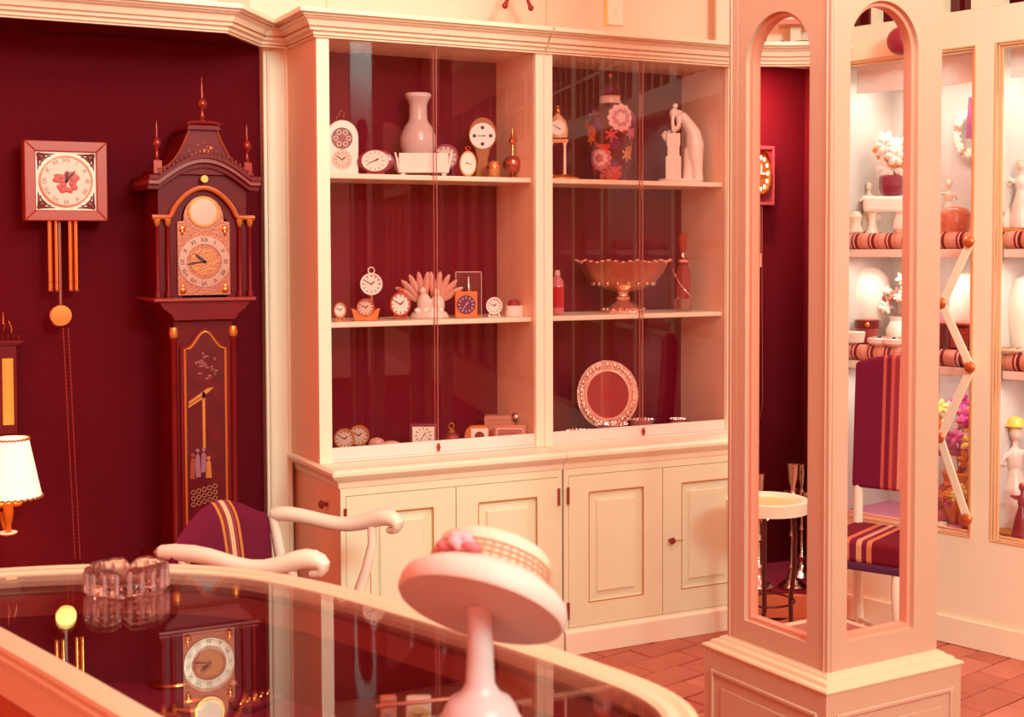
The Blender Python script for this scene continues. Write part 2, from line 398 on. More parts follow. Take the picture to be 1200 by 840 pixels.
def base_cabinet(X0, X1, label, knob_on, side):
    yf, yb = 4.125, 4.60
    t = thing('base_cabinet', label, 'cabinet', (X0, yf, 0))
    mx = T(-X0, -yf, 0)
    def pt(name, b, m, par=t, **k):
        b.v = [tuple(mx @ Vector(v)) for v in b.v]; return b.build(name, m, par, **k)
    pt('carcass', B().box(X0, X1, yf+.004, yb, .088, .668), SIDE if side else CREAMD, smooth=False)
    fr = B()
    w = .018
    fr.box(X0, X0+w, yf-.012, yf+.004, .088, .668); fr.box(X1-w, X1, yf-.012, yf+.004, .088, .668)
    fr.box(X0+w, X1-w, yf-.012, yf+.004, .088, .096); fr.box(X0+w, X1-w, yf-.012, yf+.004, .645, .668)
    pt('face_frame', fr, CREAMD, smooth=False)
    pl = B(); pl.prism([(0, 0), (0, .082), (.008, .09), (.06, .09), (.06, 0)], X0, X1, T(0, yf-.028, 0) @ Matrix(((0, 1, 0, 0), (1, 0, 0, 0), (0, 0, 1, 0), (0, 0, 0, 1))))
    pt('plinth', pl, CREAM, bevel=.003)
    xm = (X0+X1)/2
    for i, (a, c) in enumerate(((X0+w+.001, xm-.0015), (xm+.0015, X1-w-.001))):
        z0, z1 = .098, .643; dw = .085; dz = .085
        d = B()
        d.box(a, a+dw, yf-.014, yf+.003, z0, z1); d.box(c-dw, c, yf-.014, yf+.003, z0, z1)
        d.box(a+dw, c-dw, yf-.014, yf+.003, z0, z0+dz); d.box(a+dw, c-dw, yf-.014, yf+.003, z1-dz*.75, z1)
        d = pt('door', d, CREAMD, smooth=False)
        # raised and fielded panel
        pa, pc, q0, q1 = a+dw, c-dw, z0+dz, z1-dz*.75
        b = B(); m_ = .030
        V = [(pa, yf-.001, q0), (pc, yf-.001, q0), (pc, yf-.001, q1), (pa, yf-.001, q1),
             (pa+m_, yf-.005, q0+m_), (pc-m_, yf-.005, q0+m_), (pc-m_, yf-.005, q1-m_), (pa+m_, yf-.005, q1-m_),
             (pa+m_+.005, yf-.013, q0+m_+.005), (pc-m_-.005, yf-.013, q0+m_+.005), (pc-m_-.005, yf-.013, q1-m_-.005), (pa+m_+.005, yf-.013, q1-m_-.005)]
        b.add(V, [(i_, (i_+1) % 4, (i_+1) % 4+4, i_+4) for i_ in range(4)] + [(i_+4, (i_+1) % 4+4, (i_+1) % 4+8, i_+8) for i_ in range(4)] + [(8, 9, 10, 11), (3, 2, 1, 0)])
        pt('raised_panel', b, CREAMD, d, smooth=False)
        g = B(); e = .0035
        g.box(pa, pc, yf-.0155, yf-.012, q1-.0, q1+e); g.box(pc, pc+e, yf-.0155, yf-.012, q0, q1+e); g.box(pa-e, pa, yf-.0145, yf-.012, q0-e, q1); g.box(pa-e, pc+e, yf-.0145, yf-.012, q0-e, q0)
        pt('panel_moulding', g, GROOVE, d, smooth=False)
        hx = a-.004 if i == 0 else c+.004
        for hz in (.575, .16):
            h = B(); h.tube([(hx, yf-.018, hz-.03), (hx, yf-.018, hz+.03)], .005, 8)
            pt('hinge', h, mat('bronze_lock', (170, 70, 56)), d)
        if i == knob_on:
            kx = a+.03
            k = B(); k.tube([(kx, yf-.014, .372), (kx, yf-.020, .372), (kx, yf-.034, .372), (kx, yf-.040, .372)], [.006, .006, .013, .009], 14)
            pt('knob', k, mat('dark_bronze_knob', (132, 36, 30), .3, .5), d)
            k = B(); k.tube([(kx+.012, yf-.030, .372), (kx+.045, yf-.034, .370)], .0022, 6)
            pt('key', k, GOLDD, d)
    if side:
        k = B(); k.tube([(X0, yf+.115, .60), (X0-.010, yf+.115, .60), (X0-.022, yf+.115, .60), (X0-.030, yf+.115, .60)], [.006, .006, .016, .010], 14)
        pt('side_knob', k, mat('dark_bronze_knob', (132, 36, 30)))
    return t
base_cabinet(1.455, 2.283, 'cream cupboard with two panelled doors under the left glazed cabinet', 5, True)
base_cabinet(2.291, 3.125, 'cream cupboard with a dark knob under the right glazed cabinet', 1, False)
LEDGE = [(-.2, .668), (0, .668), (.004, .674), (.006, .690), (.014, .698), (.026, .706), (.034, .716), (.034, .726), (.022, .7345), (-.2, .7345)]
for a, c, lb, ret in ((1.452, 2.2865, 'cream moulded worktop beneath the left glazed cabinet', 1), (2.2885, 3.125, 'cream moulded worktop beneath the right glazed cabinet', 0)):
    path = [(a, 4.60), (a, 4.115), (c, 4.115)] if ret else [(a, 4.115), (c, 4.115)]
    b = B().sweep(path, LEDGE if ret == 0 else [(max(o_, -.03), z_) for o_, z_ in LEDGE])
    if ret: b.box(a+.0305, c, 4.1455, 4.60, .669, .7335)
    tag(b.build('worktop', CREAM, ang=25), lb, 'worktop')

# ================================================================== PILLAR
def make_pillar():
    H = .40; S = .385; ZT = 3.2; th = .028
    t = thing('open_pillar', 'square cream pillar with arched see-through openings on a moulded pedestal', 'pillar', (2.167, 2.552, 0), radians(3.5))
    def facemesh(o0, o1, zs, zsp, depth0, depth1):
        """front face in local x,z, x from 0..S; opening o0..o1, sill zs, spring zsp"""
        b = B(); r = (o1-o0)/2; cx = (o0+o1)/2
        a0 = 0 if depth0 == 0 else depth0
        b.box(a0, o0, depth0, depth1, H, zsp); b.box(o1, S-a0, depth0, depth1, H, zsp); b.box(o0, o1, depth0, depth1, H, zs)
        N = 14
        L_ = [(cx-r*cos(pi/2*k/N), zsp+r*sin(pi/2*k/N)) for k in range(N+1)]
        b.prism([(a0, zsp)]+L_+[(cx, ZT), (a0, ZT)], depth0, depth1)
        Rr = [(2*cx-x, z) for x, z in L_]
        b.prism([(S-a0, zsp), (S-a0, ZT), (cx, ZT)]+list(reversed(Rr)), depth0, depth1)
        return b
    # right-hand face (local -Y side) and left-hand face (local -X side)
    swap = Matrix(((0, 1, 0, 0), (1, 0, 0, 0), (0, 0, 1, 0), (0, 0, 0, 1)))
    def both(fn, name, m, sides, **k):
        for sd in sides:
            b = fn(sd); 
            if sd == 'left': b.v = [tuple(swap @ Vector(v)) for v in b.v]
            b.build(name, m, t, **k)
    def fr(sd):
        o0, o1, zs = (.075, .315, .458) if sd == 'left' else (.064, .300, .470)
        return facemesh(o0, o1, zs, 1.935 if sd == 'left' else 1.95, .0005 if sd == 'left' else 0, th)
    both(fr, 'arched_panel', PIL, ('left', 'right'), smooth=False)
    # stepped inner lining of each arch
    def lining(sd):
        o0, o1, zs = (.075, .315, .458) if sd == 'left' else (.064, .300, .470)
        zsp = 1.935 if sd == 'left' else 1.95; cx = (o0+o1)/2; r = (o1-o0)/2
        pts_o = [(o0, zs)]+[(cx-r*cos(pi*k/24), zsp+r*sin(pi*k/24)) for k in range(25)]+[(o1, zs)]
        e = .011; ri = r-e
        pts_i = [(o0+e, zs+e)]+[(cx-ri*cos(pi*k/24), zsp+ri*sin(pi*k/24)) for k in range(25)]+[(o1-e, zs+e)]
        b = B(); n = len(pts_o); vs = []
        for (xo, zo), (xi, zi) in zip(pts_o, pts_i):
            vs += [(xo, .014, zo), (xi, .014, zi), (xi, th+.012, zi), (xo, th+.012, zo)]
        fs = [(i*4+q, ((i+1) % n)*4+q, ((i+1) % n)*4+(q+1) % 4, i*4+(q+1) % 4) for i in range(n) for q in range(4)]
        b.add(vs, fs); return b
    both(lining, 'arch_lining', mat('pillar_lining_paint', (224, 150, 122), .4), ('left', 'right'))
    # corner posts carrying the far sides
    w = .045
    for (x, y) in ((S-w, S-w),): B().box(x, S, y, S, H, ZT).build('corner_post', PIL, t, bevel=.002)
    B().box(0.0, w, S-w+.008, S, H, ZT).build('corner_post', PIL, t, bevel=.002)
    B().box(S-w+.008, S, th, w+.02, H, ZT).build('corner_post', PIL, t, bevel=.002)
    # fine bead beside the corner
    b = B(); b.tube([(.012, -.0015, H), (.012, -.0015, ZT)], .0022, 6); b.tube([(-.0015, .012, H), (-.0015, .012, ZT)], .0022, 6); b.tube([(-.001, S-.012, H), (-.001, S-.012, ZT)], .002, 6)
    b.build('corner_bead', PIL, t)
    # pedestal
    sq = [(0, 0), (S, 0), (S, S), (0, S)]
    prof = [(-.02, .364), (.046, .364), (.049, .370), (.046, .375), (.034, .377), (.030, .386), (.016, .390), (.013, .396), (.004, .397), (.003, .4005), (-.02, .4005)]
    B().sweep(sq, prof, closed=True).build('pedestal_cornice', RIMP, t, ang=25)
    B().box(-.044, S+.044, -.044, S+.044, 0, .3655).build('pedestal', PIL, t, bevel=.002)
    B().box(.0205, S-.0205, .0205, S-.0205, .366, .399).build('pedestal_deck', TERRA, t, smooth=False)
    for sd in ('left', 'right'):
        b = B(); x0, x1, z0, z1 = 0.0, S, .09, .30
        for (a, c, e, g) in ((x0, x1, z1, z1+.012), (x0, x1, z0-.012, z0), (x0-.012, x0, z0-.012, z1+.012), (x1, x1+.012, z0-.012, z1+.012)): b.box(a, c, -.050, -.043, e, g)
        if sd == 'left': b.v = [tuple(swap @ Vector(v)) for v in b.v]
        b.build('pedestal_moulding', PIL, t, bevel=.003)
        b = B().box(x0+.03, x1-.03, -.048, -.043, z0+.03, z1-.03)
        if sd == 'left': b.v = [tuple(swap @ Vector(v)) for v in b.v]
        b.build('pedestal_panel', PIL, t, bevel=.003)
    return t
make_pillar()

# ================================================================== RIGHT WALL OF SHOWCASES  (local x = along the wall toward the entrance, -y = into the shop)
RW = Matrix.Translation(WO) @ Matrix(((WD.x, -WN.x, 0, 0), (WD.y, -WN.y, 0, 0), (0, 0, 1, 0), (0, 0, 0, 1)))
def rwp(u, off, z): return RW @ Vector((u, off, z))
RWZ = atan2(WD.y, WD.x)
def rw_struct(b, name, m, **k):
    b.v = [tuple(RW @ Vector(v)) for v in b.v]; return struct(b.build(name, m, **k))
ORD = ['first', 'second', 'third', 'fourth', 'fifth', 'sixth', 'seventh', 'eighth', 'ninth', 'tenth', 'eleventh', 'twelfth', 'thirteenth', 'fourteenth', 'fifteenth', 'sixteenth', 'seventeenth', 'eighteenth', 'nineteenth', 'twentieth', 'twenty-first']
BAYS = [(-.44, .125)] + [(.203+.675*i, .203+.675*i+.60) for i in range(20)]
UE = BAYS[-1][1]+.08
b = B(); b.box(-.50, UE, 0, .05, 0, .405)
rw_struct(b, 'wall_right', CREAM, smooth=False)
b = B(); b.box(-.50, UE, -.012, 0, .0, .10); 
rw_struct(b, 'baseboard_right', CREAM, bevel=.003)
b = B(); b.box(-.50, BAYS[0][0], 0, .05, .405, 2.175)
for i, (a, c) in enumerate(BAYS):
    nx = BAYS[i+1][0] if i+1 < len(BAYS) else UE
    b.box(c, nx, 0, .05, .405, 2.175)
b.box(-.50, UE, 0, .05, 2.175, 2.305); b.box(-.50, UE, 0, .05, 2.76, 3.2)
rw_struct(b, 'trim_4', CREAM, smooth=False)
# lining of the whole run behind the glass
b = B(); b.box(-.499, -.485, .05, .42, .402, 2.16); b.box(-.50, UE, .42, .44, .35, 2.4); b.box(-.50, UE, .05, .42, 2.16, 2.18)
rw_struct(b, 'wall_showcase_lining', GREYB, smooth=False)
b = B(); b.box(-.50, UE, .05, .42, .36, .402)
rw_struct(b, 'trim_5', mat('mauve_showcase_cloth', (196, 120, 150), .9), smooth=False)
# dark space behind the transom lights
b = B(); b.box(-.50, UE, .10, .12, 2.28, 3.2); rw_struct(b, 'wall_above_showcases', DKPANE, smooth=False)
tubs = 0
for i, (a, c) in enumerate(BAYS):
    # bay divider, stepped frame moulding, sill
    b = B(); b.box(c+.030, c+.042, .05, .42, .402, 2.16); rw_struct(b, 'trim_%d' % (6+i*4), GREYB, smooth=False)
    b = B()
    for e, (d0, d1) in enumerate(((-.006, .0), (.002, .016), (.010, .022))):
        s0 = .003+e*.008
        for (x0, x1, z0, z1) in ((a+s0-.004, a+s0, .405+s0, 2.175-s0), (c-s0, c-s0+.004, .405+s0, 2.175-s0), (a+s0-.004, c-s0+.004, 2.175-s0, 2.179-s0), (a+s0-.004, c-s0+.004, .401+s0, .405+s0)):
            b.box(x0, x1, d0, d1, z0, z1)
    rw_struct(b, 'trim_%d' % (7+i*4), GOLDD if i == 99 else mat('ochre_frame_moulding', (238, 184, 134), .4), smooth=False)
    g = B().box(a+.022, c-.022, .024, .029, .43, 2.15)
    w = rw_struct(g, 'window_%d' % (i+1), PANE, smooth=False)
    # valance that hides the lamp
    b = B(); b.box(a, c, .10, .115, 2.06, 2.16); rw_struct(b, 'trim_%d' % (8+i*4), mat('white_valance', (250, 250, 244), .6), smooth=False)
    # transom lights, two rows of three panes with white bars
    b = B()
    n = 4
    for k in range(n+1):
        x = a + (c-a)*k/n; ww = .010 if k not in (0, n) else .02
        b.box(x-ww, x+ww, -.002, .05, 2.305, 2.76)
    b.box(a, c, -.001, .05, 2.525, 2.545)
    b.box(c+.02, BAYS[i+1][0]-.02 if i+1 < len(BAYS) else UE, 0, .05, 2.305, 2.76)
    rw_struct(b, 'trim_%d' % (9+i*4), CREAM, smooth=False)
    # lamp and shelves
    if i < 21:
        tb = B(); tb.tube([tuple(RW @ Vector((a+.04, .15, 2.135))), tuple(RW @ Vector((c-.04, .15, 2.135)))], .013, 8)
        tag(tb.build('fluorescent_tube', TUBE), ['fluorescent tube above the showcase nearest the back corner', 'fluorescent tube above the showcase right of the post'][i] if i < 2 else 'fluorescent tube above the %s showcase from the corner' % ORD[i], 'lamp', 'showcase tubes')
        if i < 4:
            l = area('showcase_light', tuple(rwp((a+c)/2, .20, 2.12)), tuple(rwp((a+c)/2, .26, 1.0)), .5, .05, 2.6, (1, .95, .86))
        if i < 3:
            area('under_shelf_fill', tuple(rwp((a+c)/2, .12, 1.405)), tuple(rwp((a+c)/2, .26, .9)), .5, .03, 1.5, (1, .93, .86))  # fill added to brighten the lower levels; no lamp strip is modelled
            area('under_shelf_fill', tuple(rwp((a+c)/2, .12, .968)), tuple(rwp((a+c)/2, .26, .4)), .5, .03, 1.4, (1, .90, .84))

for i, (a, c) in enumerate(BAYS):
    for k, (zt, nm) in enumerate(((1.512, 'upper'), (1.075, 'lower'))):
        x0, x1 = (a if i else a-.03)+.0, c+.028
        base = rwp((x0+x1)/2, .24, zt)
        where = ['in the showcase nearest the corner', 'in the showcase at the right edge'][i] if i < 2 else 'in the %s showcase from the corner' % ORD[i]
        t = thing('showcase_shelf', '%s shelf with striped cloth roll %s' % (nm, where), 'shelf', base, RWZ, 'showcase shelves')
        h = (x1-x0)/2
        B().box(-h, h, -.175, .175, -.095, -.064).build('board', WHITE, t, bevel=.003)
        r = B().tube([(-h, -.150, -.032), (h, -.150, -.032)], .032, 14); r.build('cloth_roll', ROLL, t)
        B().box(-h, h, -.150, .175, -.064, -.006).build('cloth_top', mat('white_shelf_cloth', (244, 226, 214), .8), t, smooth=False)

# ================================================================== CORNER ALCOVE  (curved cornice, low plinth)
A0 = Vector((3.142, 4.20)); A1 = Vector((3.47, 3.99))
mid = (A0+A1)/2; dirn = (A1-A0).normalized(); nrm = Vector((-dirn.y, dirn.x))    # into the corner
if nrm.y < 0: nrm = -nrm
arc = []
for k in range(13):
    s = -1+2*k/12; p = mid + dirn*(s*(A1-A0).length/2) + nrm*(.035*(1-s*s)); arc.append((p.x, p.y))
struct(B().sweep(arc, CROWN).build('trim_50', CREAM, ang=25))
for i_, ln in enumerate((LN1, LN2, LN3)): struct(B().sweep(arc, ln).build('trim_%d' % (64+i_), GROOVE_SHADE, smooth=False))
wall_arc = [(x+nrm.x*.02, y+nrm.y*.02) for x, y in arc]
struct(B().sweep(arc, [(-.30, 2.24), (-.30, 3.2), (-.32, 3.2), (-.32, 2.24)]).build('wall_corner_upper', WALLC))
struct(B().slab(arc+[(3.80, 4.2), (3.76, 4.62), (3.142, 4.62)], 2.225, 2.238).build('ceiling_corner', CREAM, smooth=False))
struct(B().slab([arc[0]]+arc[1:]+[(3.80, 4.2), (3.72, 4.61), (3.142, 4.61)], 0, .088).build('trim_51', mat('ochre_plinth_paint', (226, 150, 106), .4), smooth=False))
struct(B().slab([(x+nrm.x*.03, y+nrm.y*.03) for x, y in arc]+[(3.78, 4.2), (3.71, 4.605), (3.146, 4.605)], .088, .097).build('trim_52', PURPLE, smooth=False))
struct(B().box(3.141, 3.80, YW-.045, YW-.031, .095, 2.225).build('wall_corner_back', NICHE, smooth=False))
b = B(); b.box(-.98, -.512, .36, .372, .0, 2.225); b.box(-.512, -.501, .0, .372, 0, 2.225)
rw_struct(b, 'wall_corner_side', NICHE, smooth=False)

# ================================================================== GRANDFATHER CLOCK
def grandfather():
    Y = 4.36
    t = thing('grandfather_clock', 'tall dark mahogany longcase clock with arched hood and brass dial', 'clock', (1.078, Y+.13, 0))
    cx = 0
    fy = -.13
    hw = .165
    # plinth and trunk
    b = B(); b.box(-.16, .16, fy+.0, .14, .0, .42); b.box(-.175, .175, fy-.012, .15, 0, .09); b.box(-.165, .165, fy-.008, .145, .40, .43)
    b.build('plinth', DKWOOD, t, bevel=.004)
    b = B(); b.box(-.098, .098, fy+.018, .135, .43, 1.235); b.build('trunk', DKWOOD2, t, bevel=.003)
    for s in (-1, 1):
        c = B(); c.lathe([(.012, .45), (.014, .47), (.010, .48), (.010, 1.15), (.014, 1.16), (.012, 1.18)], 12, (s*.098, fy+.022, 0)); cq = c.build('quarter_column', DKWOOD, t)
        B().lathe([(.013, 1.165), (.017, 1.18), (.013, 1.20)], 12, (s*.098, fy+.022, 0)).build('capital', GOLDD, cq)
    # flare under the hood
    b = B(); b.prism([(-.10, 1.225), (.10, 1.225), (.112, 1.245), (.135, 1.262), (.150, 1.285), (-.150, 1.285), (-.135, 1.262), (-.112, 1.245)], fy-.01, .145)
    b.build('throat_moulding', DKWOOD, t)
    b = B(); b.box(-.168, .168, fy-.022, .15, 1.285, 1.297); b.build('hood_sill', mat('waxed_edge_mahogany', (150, 52, 44), .3), t, bevel=.003)
    # trunk door with shaped top
    def shaped(w, z0, z1, hgt, n=16):
        top = []
        for k in range(n+1):
            s = -1+2*k/n; a = abs(s)
            z = z1 + hgt*(0.5+0.5*cos(pi*min(1, a*1.12)))
            top.append((s*w, z))
        return [(-w, z0)]+top+[(w, z0)]
    B().prism(shaped(.080, .47, 1.135, .062), fy+.004, fy+.020).build('trunk_door', DKWOOD, t)
    td = [c for c in children(t) if c.name.startswith('trunk_door')][0]
    B().prism(shaped(.064, .50, 1.125, .052), fy+.001, fy+.005).build('lacquer_panel', mat('dark_lacquer_picture', (92, 12, 22), .25, var=.5, scale=26), td)
    out = shaped(.067, .49, 1.128, .056)
    g = B(); g.tube([(x, fy+.001, z) for x, z in out], .0042, 6); g.build('gilt_edging', GOLDD, td)
    # raised gilt chinoiserie: pavilion, figures, fence, cloud-like tree
    g = B()
    g.prism([(-.058, .955), (-.054, .945), (.010, .985), (.026, 1.000), (.006, .997)], fy-.002, fy+.001)
    g.box(-.012, -.003, fy-.002, fy+.001, .80, .985); g.prism([(-.058, .945), (-.058, .935), (-.003, .968), (-.003, .98)], fy-.002, fy+.001)
    g.build('gilt_pavilion', GOLDD, td, smooth=False)
    for (x, z, h, m) in ((-.046, .70, .09, MIDWOOD), (-.030, .705, .10, mat('grey_violet_figure', (150, 90, 110), .4)), (-.010, .72, .085, mat('grey_violet_figure', (1, 1, 1))), (.006, .70, .075, GOLDD)):
        f = B(); f.prism([(x-.010, z), (x+.010, z), (x+.007, z+h*.7), (x, z+h*.8), (x-.007, z+h*.7)], fy-.003, fy+.001); disc(f, x, z+h*.88, .0065, fy-.003, fy+.001, 10)
        f.build('lacquer_figure', m, td)
    f = B()
    for k in range(5):
        for j in range(3):
            ring(f, -.045+k*.018, .615+j*.020+k*.004, .006, .008, fy-.002, fy+.001, 8)
    f.build('lattice_fence', mat('pale_gilt', (206, 140, 100), .4, .5), td)
    f = B()
    for k in range(26):
        a = random.uniform(0, 6.28); r = random.uniform(0, 1)
        f.ball((-.002+cos(a)*r*.045, fy+.0005, 1.07+sin(a)*r*.045), (random.uniform(.004, .010), .0012, random.uniform(.003, .008)), 8, 4)
    f.build('lacquer_tree', mat('dim_russet', (132, 50, 50), .4), td)
    # hood body
    b = B(); b.box(-.145, -.110, fy+.01, .14, 1.297, 1.555); b.box(.110, .145, fy+.01, .14, 1.297, 1.555); b.box(-.145, -.110, fy+.0405, .14, 1.555, 1.60); b.box(.110, .145, fy+.0405, .14, 1.555, 1.60); b.box(-.11, .11, .02, .14, 1.297, 1.60)
    N = 18
    archo = [(.145*cos(pi*k/N)*1.0, 1.60+.125*sin(pi*k/N)) for k in range(N+1)]
    b.prism([(-.145, 1.60), (.145, 1.60), (.145, 1.69), (-.145, 1.69)], fy+.045, .14)
    # front above the dial: spandrel around the arch opening
    inner = [(.070*cos(pi*k/N), 1.555+.075*sin(pi*k/N)) for k in range(N+1)]
    half = [(0, 1.70), (.145, 1.70), (.145, 1.555)]+[(x, z) for x, z in inner if x > -1e-6]
    b.prism(half, fy+.01, fy+.04); b.prism([(-x, z) for x, z in reversed(half)], fy+.01, fy+.04)
    b.box(-.110, -.070, fy+.01, fy+.04, 1.297, 1.555); b.box(.070+.008, .110, fy+.01, fy+.04, 1.297, 1.555)
    b.build('hood', DKWOOD2, t, smooth=False)
    # hood door frame with dial opening
    o_ = [(-.100, 1.300), (.100, 1.300)]
    # dial plate: square and arch
    dp = B(); dp.prism([(-.086, 1.305), (.086, 1.305), (.086, 1.545), (.066, 1.548)]+[(x*.94, z) for x, z in inner][1:-1]+[(-.066, 1.548), (-.086, 1.545)], fy+.001, fy+.009)
    dpl = dp.build('dial_plate', mat('engraved_brass_dial', (176, 100, 76), .42, .6, var=.3, scale=60, bump=.12, bscale=160), t, smooth=False)
    r_ = B(); ring(r_, 0, 1.415, .058, .084, fy-.002, fy+.001, 40); r_.build('chapter_ring', mat('silvered_ring', (190, 148, 130), .3, .85), dpl)
    r_ = B(); disc(r_, 0, 1.415, .046, fy-.002, fy+.001, 30); r_.build('dial_centre', mat('gilt_centre', (186, 112, 74), .4, .7, bump=.12, bscale=120), dpl)
    num = ['XII', 'I', 'II', 'III', 'IIII', 'V', 'VI', 'VII', 'VIII', 'IX', 'X', 'XI']
    for k, s in enumerate(num):
        text(dpl, s, .020, T(0, fy-.003, 1.415) @ RY(2*pi*k/12) @ T(0, 0, .071), BLACK, 'numeral')
    hands(dpl, 0, 1.415, fy-.004, .075, BLACK, (310, 262))
    r_ = B(); disc(r_, 0, 1.578, .043, fy-.003, fy+.001, 30); r_.build('arch_disc', mat('silvered_ring', (1, 1, 1)), dpl)
    r_ = B(); ring(r_, 0, 1.578, .043, .050, fy-.004, fy+.001, 30); r_.build('arch_disc_ring', GOLD, dpl)
    for (x, z) in ((-.070, 1.322), (.070, 1.322), (-.070, 1.522), (.070, 1.522)):
        s_ = B(); s_.ball((x, fy, z), (.012, .004, .012), 8, 6); s_.ball((x, fy, z+.010*(1 if z < 1.4 else -1)), (.005, .004, .012), 8, 5); s_.build('spandrel_ornament', GOLD, dpl)
    # gilt arch moulding over the dial, running out to ears
    path = [(-.168, fy-.006, 1.560), (-.112, fy-.006, 1.560)]+[(-.108+.216*k/20, fy-.006, 1.565+.092*sin(pi*k/20)**.72) for k in range(21)]+[(.112, fy-.006, 1.560), (.168, fy-.006, 1.560)]
    g = B(); g.tube(path, .0085, 8); g.build('gilt_arch_moulding', mat('orange_waxed_moulding', (198, 104, 56), .3, .3), t)
    # hood columns
    for x in (-.152, .152, -.118, .118):
        c = B(); c.lathe([(.010, 1.297), (.010, 1.315), (.006, 1.322), (.0065, 1.42), (.0055, 1.53), (.009, 1.538), (.011, 1.556)], 10, (x, fy-.004, 0)); cc = c.build('hood_column', DKWOOD, t)
        B().lathe([(.006, 1.530), (.011, 1.542), (.012, 1.555)], 10, (x, fy-.004, 0)).build('capital', GOLDD, cc)
    # bowed main cornice
    pts = [(-.182, 1.660), (-.150, 1.660)]+[(-.150+.30*k/22, 1.660+.072*sin(pi*k/22)) for k in range(1, 22)]+[(.150, 1.660), (.182, 1.660)]
    def strip(dz0, dz1, y0, y1, m, name):
        poly = [(x, z+dz0) for x, z in pts]+[(x, z+dz1) for x, z in reversed(pts)]
        B().prism(poly, y0, y1).build(name, m, t, ang=50)
    strip(.020, .034, fy-.046, .150, DKWOOD, 'cornice_top'); strip(.006, .020, fy-.034, .148, mat('waxed_edge_mahogany', (1, 1, 1)), 'cornice_cove'); strip(-.010, .006, fy-.016, .146, DKWOOD, 'cornice_bed')
    d = B()
    for k in range(1, len(pts)-1):
        x, z = pts[k]; d.box(x-.004, x+.004, fy-.054, fy-.046, z+.036, z+.046)
    d.build('dentil_row', DKWOOD, t)
    disc_ = B(); disc(disc_, 0, 1.685, .012, fy-.020, fy-.012, 16); disc_.build('gilt_boss', GOLDD, t)
    # swept pediment with carved bird
    pts2 = []
    for k in range(13):
        s = k/12; x = .150-.105*s; z = 1.715+.13*(s**2.2)
        pts2.append((x, z))
    poly = [(-.150, 1.700), (.150, 1.700)]+pts2+[(-x, z) for x, z in reversed(pts2)]
    # arch shaped underside follows the cornice
    b = B(); b.prism(poly, fy-.006, .10); b.build('pediment', DKWOOD, t, ang=50)
    for s in (-1, 1): g = B(); g.tube([(s*x, fy-.008, z) for x, z in pts2], .004, 6); g.build('pediment_edging', MIDWOOD, t)
    b = B(); b.prism([(-.055, 1.845), (.055, 1.845), (.050, 1.858), (-.050, 1.858)], fy-.02, .10); b.tube([(-.056, fy-.018, 1.862), (-.03, fy-.018, 1.868), (.03, fy-.018, 1.868), (.056, fy-.018, 1.862)], .006, 8); b.build('pediment_cap', DKWOOD, t)
    bd = B(); bd.ball((.006, fy-.009, 1.775), (.020, .006, .009), 10, 6, ); bd.ball((.024, fy-.010, 1.786), (.007, .005, .007), 8, 6); bd.tube([(-.008, fy-.01, 1.773), (-.040, fy-.008, 1.760)], [.006, .002], 6); bd.tube([(.030, fy-.010, 1.786), (.038, fy-.010, 1.784)], [.002, .0006], 6)
    bd.build('carved_bird', mat('gilt_bird', (216, 120, 84), .35, .4), t)
    cv = B()
    for k in range(16):
        x = random.uniform(-.05, .05); cv.ball((x, fy-.006, 1.745+random.uniform(-.012, .06)*(1-abs(x)*9)), (random.uniform(.003, .009), .003, .0035), 6, 4)
    cv.build('carved_leaves', MIDWOOD, t)
    # finials
    for (x, z0, k) in ((-.148, 1.735, .85), (.148, 1.735, .85), (0, 1.868, 1)):
        f = B()
        if x: f.box(x-.013, x+.013, fy-.01, fy+.016, 1.70, 1.742)
        f.lathe([(.013*k, 0), (.013*k, .008), (.006*k, .014), (.009*k, .022), (.005*k, .034), (.006*k, .045), (.0165*k, .056), (.0175*k, .064), (.014*k, .074), (.005*k, .080), (.0055*k, .088), (.0015*k, .135), (.0008, .142*k+.01)], 12, (x, fy+.004, z0))
        f.build('finial', mat('copper_ball_finial', (150, 50, 40), .25, .5), t)
    return t
grandfather()

